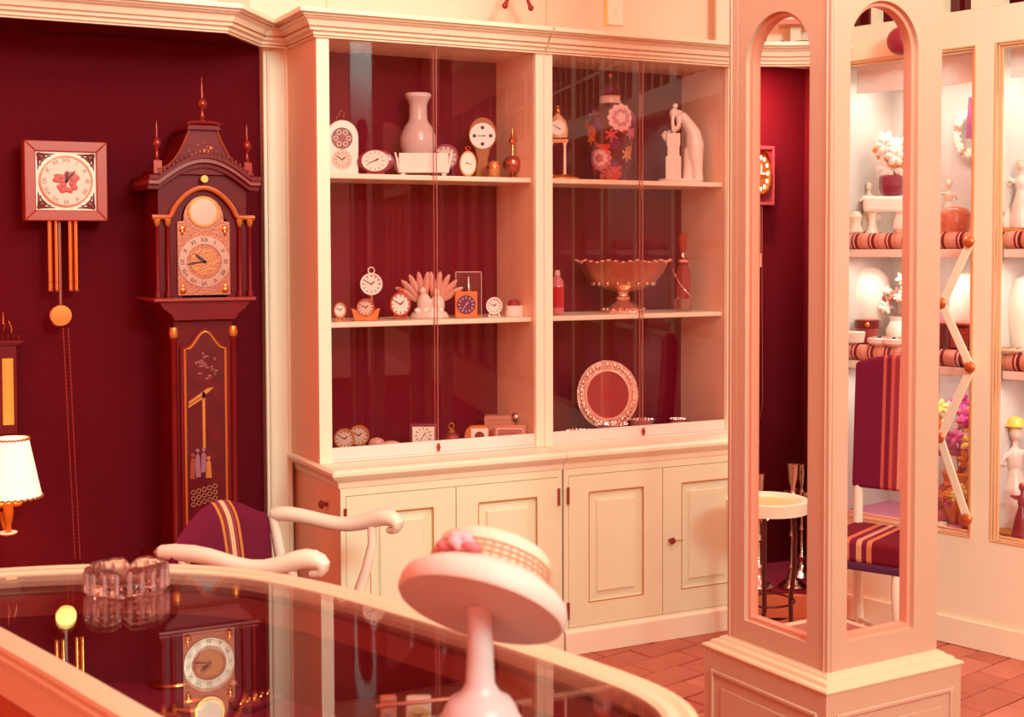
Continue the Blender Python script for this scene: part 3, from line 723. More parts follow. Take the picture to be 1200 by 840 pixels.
# ================================================================== WALL CLOCK WITH WEIGHTS
def wall_clock():
    c = at(78, 212, 4.50); k = mpp(c); S = 46.5*k
    t = thing('wall_clock', 'square white-faced wall clock with wooden frame, brass weights and pendulum', 'clock', (c.x, YW, c.z-S))
    def L(x, z): return (x, z)
    d = -(YW-4.50); z0 = S
    w = .034; H = S*1.02
    # frame rails mitred
    for a in range(4):
        b = B(); m_ = T(0, 0, z0) @ RY(a*pi/2)
        pr = [(-S, S), (S, S), (S-w, S-w), (-S+w, S-w)]
        b.add([(x, d, z) for x, z in pr]+[(x, d+.085, z) for x, z in pr], [(0, 1, 2, 3), (7, 6, 5, 4), (0, 4, 5, 1), (1, 5, 6, 2), (2, 6, 7, 3), (3, 7, 4, 0)], m_)
        b.build('frame_rail', mat('salmon_wood_frame', (176, 66, 46), .4, var=.12, scale=30), t, bevel=.003)
    B().box(-S+.01, S-.01, d+.03, -.001, z0-S+.01, z0+S-.01).build('case', DKWOOD, t, smooth=False)
    si = S-w
    f = B().box(-si, si, d+.010, d+.03, z0-si, z0+si).build('face_plate', IVORY, t, smooth=False)
    r = si*.88
    q = B(); ring(q, 0, z0, r*.94, r, d+.001, d+.011, 44); q.build('bezel', mat('copper_bezel', (196, 92, 60), .3, .6), f)
    q = B(); disc(q, 0, z0, r*.945, d+.005, d+.0105, 44); dd = q.build('dial', mat('rose_tinted_dial', (236, 206, 180), .4), f)
    num = ['XII', 'I', 'II', 'III', 'IIII', 'V', 'VI', 'VII', 'VIII', 'IX', 'X', 'XI']
    for n_, s in enumerate(num):
        o = text(f, s, .020, T(0, d+.0045, z0) @ RY(2*pi*n_/12) @ T(0, 0, r*.80), mat('faded_brown_ink', (150, 84, 70), .5), 'numeral')
    q = B()
    for n_ in range(34):
        a = random.uniform(0, 6.28); rr = sqrt(random.random())*r*.42
        q.ball((cos(a)*rr, d+.004, z0+sin(a)*rr*.9-.003), (random.uniform(.007, .014), .0018, random.uniform(.006, .012)), 8, 4)
    q.build('painted_rose_bouquet', mat('painted_rose', (200, 92, 84), .5, var=.4, scale=70), f)
    hands(f, 0, z0, d+.0005, r*.7, BLACK, (5, 40))
    # corner spandrels cut like ironwork
    for sx in (-1, 1):
        for sz in (-1, 1):
            q = B(); e = si*.93
            def W(a, b_): return (sx*(e-a), d+.008, z0+sz*(e-b_))
            q.tube([W(0, 0), W(.012, .002), W(.034, .003), W(.052, .001)], [.004, .0035, .003, .001], 6)
            q.tube([W(0, 0), W(.002, .012), W(.003, .034), W(.001, .052)], [.004, .0035, .003, .001], 6)
            q.ball(W(.012, .012), (.009, .002, .009), 10, 5)
            q.tube([W(.020, .020), W(.030, .010), W(.040, .008)], .0022, 6); q.tube([W(.020, .020), W(.010, .030), W(.008, .040)], .0022, 6)
            q.tube([W(.004, .02), W(.014, .024), W(.02, .02), W(.024, .014), W(.02, .004)], .002, 6)
            q.build('corner_scroll', mat('dark_iron_scroll', (116, 40, 36), .4), f)
    # four brass tubes in two pairs
    zt = z0-S; zb = at(75, 341, 4.50).z-(c.z-S)
    for x in (at(60, 300, 4.52), at(68, 300, 4.52), at(84, 300, 4.52), at(91, 300, 4.52)):
        xx = x.x-c.x
        q = B(); q.lathe([(.0085, zb), (.0085, zt+.02)], 12, (xx, d+.045, 0)); wq = q.build('weight_tube', GOLD, t)
        for za, zb_ in ((.028, .031), (-.002, .003)): q = B(); q.lathe([(.0094, zb+za), (.0094, zb+zb_)], 12, (xx, d+.045, 0)); q.build('weight_ring', mat('dull_ring', (150, 70, 40), .4, .6), wq)
    # pendulum
    pb = at(73, 370, 4.50); px, pz = pb.x-c.x, pb.z-(c.z-S)
    q = B(); q.box(px-.004, px+.004, d+.03, d+.034, pz, zt+.01); pr_ = q.build('pendulum_rod', MIDWOOD, t)
    q = B(); q.lathe([(.001, -.0035), (.033, -.003), (.036, 0), (.033, .003), (.001, .0035)], 32, mx=T(px, d+.026, pz) @ RX(pi/2)); q.build('pendulum_disc', mat('spun_brass_disc', (230, 150, 80), .28, 1), pr_)
    # two chains hanging down to the counter height
    for (xa, xb) in ((74, 88), (80, 94)):
        a = at(xa, 384, 4.52); e_ = at(xb, 655, 4.52)
        q = B(); n = 60
        for i in range(n):
            s0 = i/n; p_ = a.lerp(e_, s0+.5/n) - Vector((c.x, YW, c.z-S))
            q.ball((p_.x, p_.y, p_.z), (.0022, .0016, .0065), 5, 4)
        q.build('chain', mat('dim_copper_chain', (170, 60, 50), .4, .5), t)
    return t
wall_clock()

# ================================================================== SMALL CLOCKS AND ORNAMENTS (builders)
ZS = {'top': 1.7115, 'mid': 1.2065, 'low': .7485}
def spot(px, sh, Y):
    c = at(px, 300, Y); return Vector((c.x, Y, ZS[sh]))
def place(name, label, cat, px, sh, Y, turn=0, group=None):
    c = spot(px, sh, Y); t = thing(name, label, cat, c, face(c)+turn, group); return t, mpp(c)
def round_clock(label, px, sh, Y, r, h, rim=GOLD, dialm=None, turn=0, feet=True, bell=False, name='alarm_clock', sx=1, handle=False, lift=None, hd=(50, 300)):
    """r, h in photo pixels; h = height of dial centre above shelf"""
    t, k = place(name, label, 'clock', px, sh, Y, turn); r *= k; h *= k
    b = B(); ring(b, 0, h, r*.86, r, -.012, .012, 32); b.v = [(x*sx, y, z) for x, y, z in b.v]; b.build('rim', rim, t)
    b = B(); disc(b, 0, h, r*.9, -.004, .016, 32); b.v = [(x*sx, y, z) for x, y, z in b.v]; b.build('body', rim, t)
    b = B(); disc(b, 0, h, r*.87, -.007, -.004, 32); b.v = [(x*sx, y, z) for x, y, z in b.v]; d = b.build('dial', dialm or DIALW, t)
    mk = marks(d, 0, h, r*.62, r*.8, -.0075, BLACK, 12, .09)
    hands(d, 0, h, -.0085, r*.8, BLACK, hd)
    if feet:
        for s in (-1, 1):
            f = B(); f.tube([(s*r*.5*sx, 0, h-r*.8), (s*r*.65*sx, -.004, .002), (s*r*.68*sx, -.004, 0)], [.004, .003, .004], 8); f.build('foot', rim, t)
        f = B(); f.box(-r*.55*sx, r*.55*sx, .0, .014, 0, .004); f.box(-.004, .004, .003, .011, 0, h-r*.8); f.build('stand_base', rim, t)
    if bell:
        f = B(); f.ball((0, .002, h+r*1.12), (r*.3, r*.22, r*.2), 12, 6); f.tube([(0, .002, h+r*.9), (0, .002, h+r*1.15)], .002, 6); f.build('bell', rim, t)
    if handle:
        f = B(); f.tube([(cos(a*pi/10)*r*.28, 0, h+r*1.22+sin(a*pi/10)*r*.28) for a in range(21)], .0022, 6); f.tube([(0, 0, h+r*.9), (0, 0, h+r)], .004, 6); f.build('hanging_loop', rim, t)
    return t, k
def square_clock(label, px, sh, Y, w, h, body, dialm=DIALW, turn=0, rnd=True, name='table_clock', ink=BLACK):
    t, k = place(name, label, 'clock', px, sh, Y, turn); w *= k/2; h *= k
    B().box(-w, w, -.012, .022, 0, h).build('body', body, t, bevel=.004)
    b = B()
    if rnd: disc(b, 0, h/2, min(w, h/2)*.84, -.0145, -.011, 30)
    else: b.box(-w*.80, w*.80, -.0145, -.011, h*.12, h*.88)
    d = b.build('dial', dialm, t, smooth=False); r = min(w, h/2)*.84
    marks(d, 0, h/2, r*.62, r*.85, -.0150, ink, 12, .10); hands(d, 0, h/2, -.0155, r*.8, ink, (40, 215))
    return t, k
def remeshed(t, name, b, m, vox): return b.build(name, m, t, remesh=vox)

# ---- left cabinet, top shelf
t, k = place('plate_clock', 'large white arched porcelain clock at the left end of the top shelf', 'clock', 402, 'top', 4.40, .25)
b = B(); Hh = 64*k; Wd = 19*k
out = [(-Wd, 0), (Wd, 0), (Wd, Hh-Wd)]+[(Wd*cos(pi*i/16), Hh-Wd+Wd*sin(pi*i/16)) for i in range(17)]+[(-Wd, Hh-Wd)]
out = [p for i, p in enumerate(out) if i == 0 or p != out[i-1]]
b.prism(out, -.01, .02); b.build('case', WHITE, t, bevel=.004)
b = B(); disc(b, -.003, Hh-Wd*1.12, Wd*.66, -.013, -.009, 30); b.build('upper_dial', mat('dark_floral_dial', (140, 62, 50), .4, var=.5, scale=90), t)
b = B(); disc(b, -.003, Hh*.28, Wd*.62, -.013, -.009, 30); d = b.build('lower_dial', DIALP, t); marks(d, -.003, Hh*.28, Wd*.35, Wd*.5, -.0135, BLACK); hands(d, -.003, Hh*.28, -.0145, Wd*.55, BLACK)
for i in range(6):
    a = i*1.05; b = B(); ring(b, -.003+cos(a)*Wd*.4, Hh-Wd*1.12+sin(a)*Wd*.4, Wd*.10, Wd*.16, -.0145, -.012, 12); b.build('painted_ring', DIALP, t)
b = B(); b.tube([(-.02, .01, Hh), (.0, .01, Hh+.035), (.012, .01, Hh+.03), (.008, .01, Hh+.01)], .0012, 6); b.build('wire_loop', GOLDD, t)

t, k = place('drum_clock', 'white oval drum clock lying on its side beside the arched porcelain clock', 'clock', 442, 'top', 4.36, -.15)
b = B(); b.lathe([(.001, -.02), (.036, -.018), (.04, -.008), (.04, .02), (.03, .028), (.001, .03)], 30, sx=1.25, mx=T(0, 0, .048) @ RX(pi/2)); b.v = [(x*1.25, y, z) for x, y, z in b.v]; b.build('case', mat('plum_case', (150, 40, 66), .3, coat=.5), t)
b = B(); disc(b, 0, .048, .036, -.034, -.018, 32); b.v = [(x*1.3, y, z) for x, y, z in b.v]; d = b.build('dial', DIALW, t); marks(d, 0, .048, .026, .033, -.0345, BLACK); hands(d, 0, .048, -.0355, .034, BLACK, (60, 250))
b = B(); b.box(-.03, .03, -.02, .015, 0, .012); b.build('foot', mat('plum_case', (1, 1, 1)), t)

t, k = place('ceramic_vase', 'tall pale crackle-glazed vase with flared neck on the top left shelf', 'vase', 491, 'top', 4.47)
s_ = k*.5
b = B(); b.lathe([(20, 0), (24, 3), (27, 14), (38, 50), (43, 78), (42, 92), (33, 112), (24, 124), (22, 130), (21, 158), (24, 168), (29, 176), (30, 181), (28, 184), (24, 181), (19, 172), (17, 150)], 32)
b.v = [(x*s_*1.0, y*s_*1.0, z*s_*1.06) for x, y, z in b.v]; b.build('body', CELAD, t)
b = B(); b.lathe([(28.5, 176), (30.5, 179), (30.5, 184), (28, 186)], 32); b.v = [(x*s_, y*s_, z*s_*1.06) for x, y, z in b.v]; b.build('rim', PINK, t)

t, k = place('ceramic_dish', 'square white ceramic dish on feet in front of the pale vase', 'dish', 497, 'top', 4.345)
w = 34*k
b = B(); hh = 27*k
b.prism([(-w*.86, .01), (w*.86, .01), (w, hh), (w*.93, hh), (w*.80, .018), (-w*.80, .018), (-w*.93, hh), (-w, hh)], -.035, .035)
b.box(-w*.84, w*.84, -.038, -.032, .01, hh*.97); b.box(-w*.84, w*.84, .032, .038, .01, hh*.97); b.build('bowl', WHITE, t, bevel=.002)
for sx in (-.7, .7):
    B().box(sx*w-.008, sx*w+.008, -.03, .03, 0, .012).build('foot', WHITE, t, bevel=.002)
round_clock('small dark travel clock half hidden behind the square white dish', 523, 'top', 4.41, 15, 24, mat('plum_case', (1, 1, 1)), DIALP)
round_clock('little white-dialled clock left of the square white dish', 474, 'top', 4.40, 11, 13, WHITE, DIALW)

t, k = place('keyhole_clock', 'brown keyhole-shaped wooden clock with round white face', 'clock', 566, 'top', 4.43)
H = 70*k
out = [(-9*k, 0), (9*k, 0), (6*k, 22*k), (8*k, 30*k)]+[((16.5*cos(a))*k, (52+20*sin(a))*k) for a in [(-1.0+(pi+2.0)*i/18) for i in range(19)]]+[(-8*k, 30*k), (-6*k, 22*k)]
B().prism(out, -.008, .02).build('body', OLIVEW, t, bevel=.004)
b = B(); disc(b, 0, 50*k, 15*k, -.013, -.007, 32); d = b.build('dial', DIALW, t)
for i in range(4):
    a = i*pi/2; q = B(); q.ball((sin(a)*9.5*k, -.013, 50*k+cos(a)*9.5*k), (.007, .0015, .007), 8, 4); q.build('bold_numeral', BLACK, d)
hands(d, 0, 50*k, -.0145, 8*k, BLACK, (90, 270))
B().box(-9.5*k, 9.5*k, -.016, .028, 0, .012).build('base', OLIVEW, t, bevel=.002)
t, k = place('oval_clock', 'small white oval standing clock with gilt bow, right of the square dish', 'clock', 549, 'top', 4.34)
b = B(); disc(b, 0, 15.5*k, 10*k, -.008, .010, 28, 1.5); b.build('case', GOLDD, t)
b = B(); disc(b, 0, 15.5*k, 8.6*k, -.010, -.007, 28, 1.5); d = b.build('dial', DIALW, t); hands(d, 0, 15.5*k, -.011, .02, BLACK, (300, 100))
b = B(); b.tube([(-.010, 0, 34*k), (-.004, 0, 32*k), (0, 0, 30.5*k), (.004, 0, 32*k), (.010, 0, 34*k), (0, 0, 36*k), (-.010, 0, 34*k)], .0018, 6); b.build('gilt_bow', GOLD, t)
t, k = place('gilt_egg', 'small rounded gilt trinket box between the keyhole clock and the atomizer', 'ornament', 579, 'top', 4.35)
b = B(); b.lathe([(6*k, 0), (7*k, 1*k), (8.3*k, 8*k), (8*k, 15*k), (5*k, 19*k), (.5*k, 20*k)], 22); b.build('body', mat('textured_gilt', (214, 150, 96), .35, .8, bump=.6, bscale=120), t)
b = B(); b.lathe([(8.5*k, 11*k), (8.7*k, 12*k), (8.4*k, 13*k)], 22); b.build('band', GOLD, t)
t, k = place('perfume_atomizer', 'round copper perfume atomizer with tall brass top, right end of the top shelf', 'bottle', 601, 'top', 4.40)
b = B(); b.lathe([(6*k, 0), (5*k, 2*k), (2*k, 6*k)], 16); b.build('foot', GOLD, t)
b = B(); b.ball((0, 0, 17*k), (11.5*k, 10*k, 11*k), 24, 14); b.build('body', mat('copper_ball', (200, 112, 96), .18, .9, bump=.3, bscale=60), t)
b = B(); b.lathe([(3*k, 27*k), (2*k, 31*k), (1.6*k, 40*k), (4*k, 42*k), (4.5*k, 46*k), (2*k, 49*k), (1.3*k, 56*k), (.4*k, 60*k)], 14); b.build('stem', GOLD, t)
b = B(); b.tube([(0, 0, 46*k), (6*k, 0, 47*k), (7*k, 0, 45*k)], .002, 6); b.build('nozzle', GOLD, t)

# ---- left cabinet, middle shelf
round_clock('small white clock at the left end of the middle shelf', 398, 'mid', 4.36, 9, 13, GOLDD, DIALW, sx=.8)
round_clock('white watch dial on a swinging orange boat-shaped stand', 428, 'mid', 4.34, 10.5, 15.5, mat('copper_bezel', (1, 1, 1)), DIALP, feet=True)
t = bpy.data.objects[[o.name for o in bpy.data.objects if o.get('label', '').startswith('white watch dial on a swinging')][0]]; k = mpp(t.location)
b = B(); b.prism([(-13*k, 0), (13*k, 0), (17*k, 15*k), (11*k, 13*k), (7*k, 7*k), (-7*k, 7*k), (-11*k, 13*k), (-17*k, 15*k)], -.012, .016); b.build('boat_stand', mat('orange_plastic', (222, 124, 62), .3), t, bevel=.003)
round_clock('round white pocket-watch clock with loop, highest on the middle shelf', 435, 'mid', 4.44, 13, 41, DIALW, DIALW, feet=False, handle=True)
t = [o for o in bpy.data.objects if o.get('label', '').startswith('round white pocket-watch')][0]; k = mpp(t.location)
b = B(); b.lathe([(10*k, 0), (9*k, 2*k), (2*k, 5*k), (1.5*k, 28*k)], 16); b.build('pedestal', GOLDD, t)
round_clock('oval white alarm clock with copper rim left of the figurine', 469, 'mid', 4.36, 14, 18, mat('copper_bezel', (1, 1, 1)), DIALW, sx=.86, bell=True)
round_clock('small white round clock beside the orange clock', 579, 'mid', 4.36, 10, 13, IVORY, DIALW, sx=.95)
square_clock('orange square alarm clock with dark dial and pink numerals', 546, 'mid', 4.345, 26, 31, mat('orange_plastic', (1, 1, 1)), mat('plum_dial', (112, 50, 84), .3), ink=PINK)
t, k = place('display_box', 'clear glass box holding a small glass ornament behind the orange clock', 'box', 549, 'mid', 4.43)
w, h = 15*k, 52*k
for (a, c, y0, y1, z0, z1) in ((-w, w, -.022, -.019, .004, h), (-w, w, .019, .022, .004, h), (-w, -w+.003, -.019, .019, .004, h), (w-.003, w, -.019, .019, .004, h), (-w, w, -.022, .022, h, h+.003)):
    B().box(a, c, y0, y1, z0, z1).build('glass_side', PANE, t, smooth=False)
b = B()
for sx in (-1, 1):
    for y in (-.022, .022): b.tube([(sx*w, y, .004), (sx*w, y, h)], .0013, 6)
for y in (-.022, .022): b.tube([(-w, y, h), (w, y, h)], .0013, 6)
b.build('edge_strips', PINK, t); B().box(-w-.002, w+.002, -.024, .024, 0, .005).build('base', GOLDD, t)
b = B(); b.lathe([(.012, .005), (.004, .015), (.006, h*.4), (.011, h*.6), (.005, h*.75), (.001, h*.9)], 10); b.build('glass_ornament', SILVER, t)
t, k = place('ring_box', 'small white round box with a red domed lid', 'box', 602, 'mid', 4.37)
b = B(); b.lathe([(11*k, 0), (11.5*k, 1*k), (10.5*k, 12*k), (9*k, 12.5*k)], 24); b.build('box', WHITE, t)
b = B(); b.lathe([(7*k, 12*k), (7*k, 16*k), (5*k, 18.5*k), (.3*k, 19*k)], 24); b.build('lid', mat('red_velvet_lid', (170, 22, 44), .6), t)
# seated couple figurine with fan-like backs
t, k = place('porcelain_figurine', 'pair of pale porcelain birds with fanned wings at the middle of the shelf', 'figurine', 503, 'mid', 4.40)
b = B(); b.lathe([(22*k, 0), (23*k, 2*k), (20*k, 7*k), (8*k, 12*k)], 20, sy=.55)
b.ball((-6*k, 0, 16*k), (9*k, 7*k, 13*k), 14, 10); b.ball((9*k, 0, 15*k), (9*k, 7*k, 12*k), 14, 10)
b.ball((-8*k, -.005, 32*k), (4.2*k, 4*k, 4.5*k), 12, 8); b.ball((8*k, -.005, 30*k), (4.2*k, 4*k, 4.5*k), 12, 8)
b.tube([(-7*k, 0, 22*k), (-8*k, -.003, 30*k)], [4*k, 2.6*k], 10); b.tube([(9*k, 0, 22*k), (8*k, -.003, 29*k)], [4*k, 2.6*k], 10)
remeshed(t, 'bodies', b, mat('rosy_porcelain', (240, 206, 186), .3, coat=.3), .0022)
for sx in (-1, 1):
    for i in range(5):
        a = radians(-8+i*17)*sx
        b = B(); b.ball((0, 0, 18*k), (4.2*k, 1.5*k, 20*k), 10, 8, T(sx*7*k, .012+i*.001, 17*k) @ RY(a)); b.build('wing_feather', mat('rose_feather', (212, 138, 116), .4, var=.25, scale=40), t)
for i in range(4):
    b = B(); b.ball((-14*k+i*9*k, -.020, 9*k), (4*k, 3*k, 3.5*k), 8, 6); b.build('porcelain_flower', WHITE, t)

# ---- left cabinet, bottom
LOWY = 4.335
for (px, r, h, lb) in ((402, 12, 17, 'brass twin-ring alarm clock at the left end of the bottom shelf'), (419, 12, 18, 'brass alarm clock with a V-shaped gleam, second from the left on the bottom shelf')):
    round_clock(lb, px, 'low', 4.36 if px == 402 else 4.39, r, h, GOLDD, DIALP, bell=False)
t, k = place('travel_clock', 'low folding travel clock with pinkish lid lying open on the bottom shelf', 'clock', 448, 'low', 4.36)
b = B(); b.ball((-8*k, 0, 7*k), (10*k, .018, 8*k), 16, 8); b.build('lid', mat('rosy_lid', (216, 150, 134), .35), t); b = B(); b.ball((9*k, -.004, 5*k), (12*k, .018, 6*k), 16, 8); b.build('body', DIALP, t)
square_clock('cream square-faced travel clock in a wine case on the bottom shelf', 495, 'low', 4.37, 32, 27, mat('wine_leather', (136, 34, 56), .5), IVORY, rnd=False, ink=MIDWOOD)
t, k = place('wrist_watch', 'curled pink-strapped watch in front of the cream square clock', 'watch', 487, 'low', 4.315)
b = B(); b.tube([(cos(a*pi/12)*.024, sin(a*pi/12)*.012, .006) for a in range(25)], .0055, 8); b.build('strap', mat('rosy_lid', (1, 1, 1)), t); b = B(); b.lathe([(.012, 0), (.012, .006), (.001, .007)], 16, (0, -.012, .008)); b.build('dial', DIALW, t)
t, k = place('hand_bell', 'dark glass bell with round ring handle on the bottom shelf', 'bell', 528, 'low', 4.36)
b = B(); b.lathe([(12*k, 0), (12*k, 2*k), (10*k, 6*k), (8*k, 12*k), (3*k, 15*k), (2*k, 17*k)], 22); b.build('bell', mat('dark_rose_glass', (160, 66, 66), .15, .3, coat=.6), t)
b = B(); b.lathe([(4*k, 15*k), (4*k, 17*k), (2*k, 18.5*k)], 14); b.tube([(cos(a*pi/8)*3*k, 0, 22*k+sin(a*pi/8)*3.4*k) for a in range(17)], .0018, 6); b.build('ring_handle', GOLDD, t)
t, k = place('calendar_clock', 'orange arched clock with a square white dial on the bottom shelf', 'clock', 557, 'low', 4.35)
b = B(); b.prism([(-16*k, 0), (16*k, 0), (15*k, 19*k), (9*k, 21*k), (-6*k, 21*k), (-12*k, 16*k)], -.01, .02); b.build('case', mat('orange_plastic', (1, 1, 1)), t, bevel=.003)
B().box(-6*k, 14*k, -.013, -.009, 2*k, 18*k).build('dial', DIALW, t); b = B(); disc(b, 4*k, 9*k, 5.5*k, -.015, -.012, 20); b.build('round_picture', MIDWOOD, t)
t, k = place('picture_frame', 'long low salmon-framed clock at the right end of the bottom shelf', 'frame', 597, 'low', 4.34)
B().box(-19*k, 19*k, -.006, .012, 0, 19*k).build('frame', mat('salmon_frame', (224, 140, 110), .4), t, bevel=.002); B().box(-15*k, 15*k, -.008, -.004, 3*k, 15*k).build('plate', mat('rosy_plate', (206, 120, 104), .3), t, smooth=False)
b = B(); b.box(-15.5*k, 15.5*k, -.0085, -.005, 14.5*k, 15.5*k); b.box(-15.5*k, -14.5*k, -.0085, -.005, 3*k, 15*k); b.box(14.5*k, 15.5*k, -.0085, -.005, 3*k, 15*k); b.build('inner_edge', IVORY, t, smooth=False)
t, k = place('salmon_box', 'long low salmon box behind the salmon-framed clock', 'box', 586, 'low', 4.45)
B().box(-19*k, 19*k, -.03, .03, 0, 26*k).build('box', mat('salmon_frame', (1, 1, 1)), t, bevel=.002); B().box(-19.5*k, 19.5*k, -.031, .031, 21*k, 22*k).build('lid_line', mat('rosy_plate', (1, 1, 1)), t, smooth=False)
t, k = place('crystal_stopper', 'small crystal ball stopper standing behind the salmon-framed clock', 'ornament', 604, 'low', 4.40)
b = B(); b.lathe([(5*k, 0), (3*k, 3*k), (2*k, 18*k), (5*k, 21*k), (6*k, 25*k), (4*k, 29*k), (.3*k, 31*k)], 12); b.build('stopper', SILVER, t)
b = B(); b.lathe([(5.5*k, 0), (5.8*k, 1*k), (5*k, 2*k)], 12); b.build('foot_ring', GOLDD, t)

# ---- right cabinet, top shelf
t, k = place('pillar_clock', 'gilt clock on pillars with cupid top, beside the left frame of the right cabinet', 'clock', 654, 'top', 4.37)
b = B(); b.lathe([(26*k, 0), (26*k, 2*k), (22*k, 5*k), (18*k, 6*k)], 28, sy=.7); b.build('base', GOLD, t)
for sx in (-1, 1):
    for y in (-.012, .014):
        b = B(); b.lathe([(2.6*k, 5*k), (1.7*k, 8*k), (1.6*k, 40*k), (2.6*k, 43*k)], 10, (sx*8*k, y, 0)); b.build('pillar', IVORY, t)
b = B(); b.box(-12*k, 12*k, -.016, .018, 43*k, 47*k); b.build('entablature', GOLD, t, bevel=.001)
b = B(); b.lathe([(.5*k, 47*k), (11*k, 49*k), (12*k, 58*k), (10*k, 68*k), (5*k, 74*k), (1*k, 78*k)], 22, sy=.6); b.build('case', mat('pale_gilt_case', (230, 190, 146), .3, .4), t)
b = B(); disc(b, 0, 60*k, 8.5*k, -12.5*k*.62, -.004, 26); d = b.build('dial', DIALW, t); hands(d, 0, 60*k, -12.9*k*.62, 8*k, BLACK, (120, 300))
b = B(); b.ball((0, 0, 80*k), (3*k, 3*k, 4*k), 10, 8); b.ball((0, 0, 85*k), 2*k, 10, 8); b.build('cupid_finial', GOLD, t)

t, k = place('lidded_jar', 'large dark red flowered ginger jar with domed lid', 'jar', 715, 'top', 4.41)
P = [(17, 0), (18, 2), (18, 5), (23, 26), (27, 48), (29.5, 66), (29, 76), (25, 84), (18, 90), (13.5, 91.5)]
IM = mat('imari_dark_glaze', (122, 22, 32), .45, spec=.25, var=.0)
nt = IM.node_tree; bs = nt.nodes['Principled BSDF']; tcn = nt.nodes.new('ShaderNodeTexCoord'); vo = nt.nodes.new('ShaderNodeTexVoronoi'); vo.inputs['Scale'].default_value = 26
rp = nt.nodes.new('ShaderNodeValToRGB'); nt.links.new(tcn.outputs['Object'], vo.inputs['Vector']); sc_ = nt.nodes.new('ShaderNodeSeparateColor'); nt.links.new(vo.outputs['Color'], sc_.inputs[0]); nt.links.new(sc_.outputs[0], rp.inputs[0]); nt.links.new(rp.outputs[0], bs.inputs['Base Color'])
rp.color_ramp.interpolation = 'CONSTANT'; els = rp.color_ramp.elements
while len(els) < 6: els.new(.5)
for e_, (p_, c_) in zip(els, ((0, (110, 4, 18)), (.30, (216, 62, 30)), (.46, (120, 6, 20)), (.62, (130, 40, 96)), (.76, (206, 110, 36)), (.88, (96, 2, 14)))): e_.position = p_; e_.color = srgb(*c_)
b = B(); b.lathe([(r*k, z*k*.99) for r, z in P], 40); b.build('body', IM, t)
b = B(); b.lathe([(13.5*k, 90*k), (12.5*k, 93*k), (12*k, 98*k), (13*k, 100*k)], 30); b.build('neck', mat('cream_collar', (240, 206, 184), .3), t)
b = B(); b.lathe([(13.5*k, 99.5*k), (14.5*k, 102*k), (13*k, 103*k), (11.5*k, 106*k), (10*k, 113*k), (6*k, 119*k), (2*k, 121*k)], 30); lid = b.build('lid', IM, t)
b = B(); b.ball((0, 0, 123*k), (2.4*k, 2.4*k, 3.2*k), 12, 8); b.build('lid_knob', mat('rosy_lid', (1, 1, 1)), lid)
def peony(par, a, z, R, m1, m2, rb):
    """raised petals on the jar wall at angle a"""
    for ringi, (n, rr, pr) in enumerate(((12, .74, .34), (9, .46, .30), (5, .2, .26))):
        b = B()
        for i in range(n):
            w = 2*pi*i/n + ringi*.3; dz = sin(w)*rr*R; da = cos(w)*rr*R/rb
            aa = a+da; mx = RZ(aa+pi/2) @ T(0, -(rb+.0008+.0008*ringi), z+dz) @ RY(-w)
            b.ball((0, 0, 0), (pr*R*1.05, .0022, pr*R*.85), 9, 5, mx)
        b.build('painted_petals', m1 if ringi != 1 else m2, par)
PT1 = mat('pale_peony', (240, 202, 196), .35); PT2 = mat('rose_peony', (206, 120, 128), .35)
peony(t, -pi/2+.45, 72*k, 15*k, PT1, mat('mauve_peony', (196, 136, 160), .35), 29*k)
peony(t, -pi/2-.52, 26*k, 13.5*k, PT2, PT1, 24*k)
for (a, z, m, rb) in ((-.95, 50, ORANGE, 27), (.85, 30, mat('ochre_leaf', (206, 130, 60), .4), 25), (.05, 52, REDP, 28), (-.15, 8, REDP, 21), (.95, 56, mat('mauve_peony', (1, 1, 1)), 28), (-.75, 74, mat('violet_peony', (136, 70, 120), .35), 28), (.3, 12, mat('red_lily', (206, 60, 40), .35), 20)):
    b = B()
    for i in range(6):
        w = i*pi/3; b.ball((0, 0, 4.5*k), (1.7*k, .0018, 4.8*k), 8, 5, RZ(a) @ T(0, -(rb+.4)*k, z*k) @ RY(w))
    b.build('painted_leaves', m, t)

t, k = place('white_statue', 'white porcelain statue of a woman leaning over a pedestal with a hand to her brow', 'statue', 797, 'top', 4.40)
b = B()
def V3(x, y, z): return (x*k, y*k, z*k)
b.lathe([(26*k, 0), (26*k, 3*k), (24*k, 5*k)], 24, sy=.55)
b.box(-17*k, 1*k, -8*k, 8*k, 2*k, 31*k); b.box(-15*k, -1*k, -7*k, 7*k, 30*k, 44*k); b.box(-16*k, 0, -7*k, 7*k, 44*k, 58*k)
b.tube([V3(-16, 0, 50), V3(-20, 0, 56), V3(-16, 0, 60)], 3*k, 8)
# skirt and body leaning left
b.tube([V3(20, 0, 2), V3(19, 0, 14), V3(17, 0, 30), V3(17, 0, 44), V3(15, 0, 58), V3(8, 0, 70), V3(1, 0, 80)], [9*k, 9*k, 12*k, 13*k, 11*k, 8.5*k, 6.5*k], 18, flat=.8)
b.tube([V3(8, -2, 4), V3(10, -2, 20), V3(12, 0, 40)], [5*k, 6*k, 8*k], 12)
b.tube([V3(1, 0, 80), V3(-5, 0, 84)], [4.5*k, 3*k], 10)
b.ball(V3(-8, 0, 81), (5.2*k, 5*k, 6.2*k), 14, 10); b.ball(V3(-6, 1, 90), (3.5*k, 3.5*k, 3.5*k), 10, 8)
b.tube([V3(-2, -4, 78), V3(-2, -6, 66), V3(-8, -5, 60)], [3.2*k, 2.8*k, 2.4*k], 10); b.tube([V3(-8, -5, 60), V3(-9, -6, 70), V3(-9, -5, 77)], [2.5*k, 2.2*k, 2*k], 10)
b.tube([V3(4, 4, 76), V3(-3, 6, 64), V3(-10, 4, 60)], [3.2*k, 2.6*k, 2.2*k], 10)
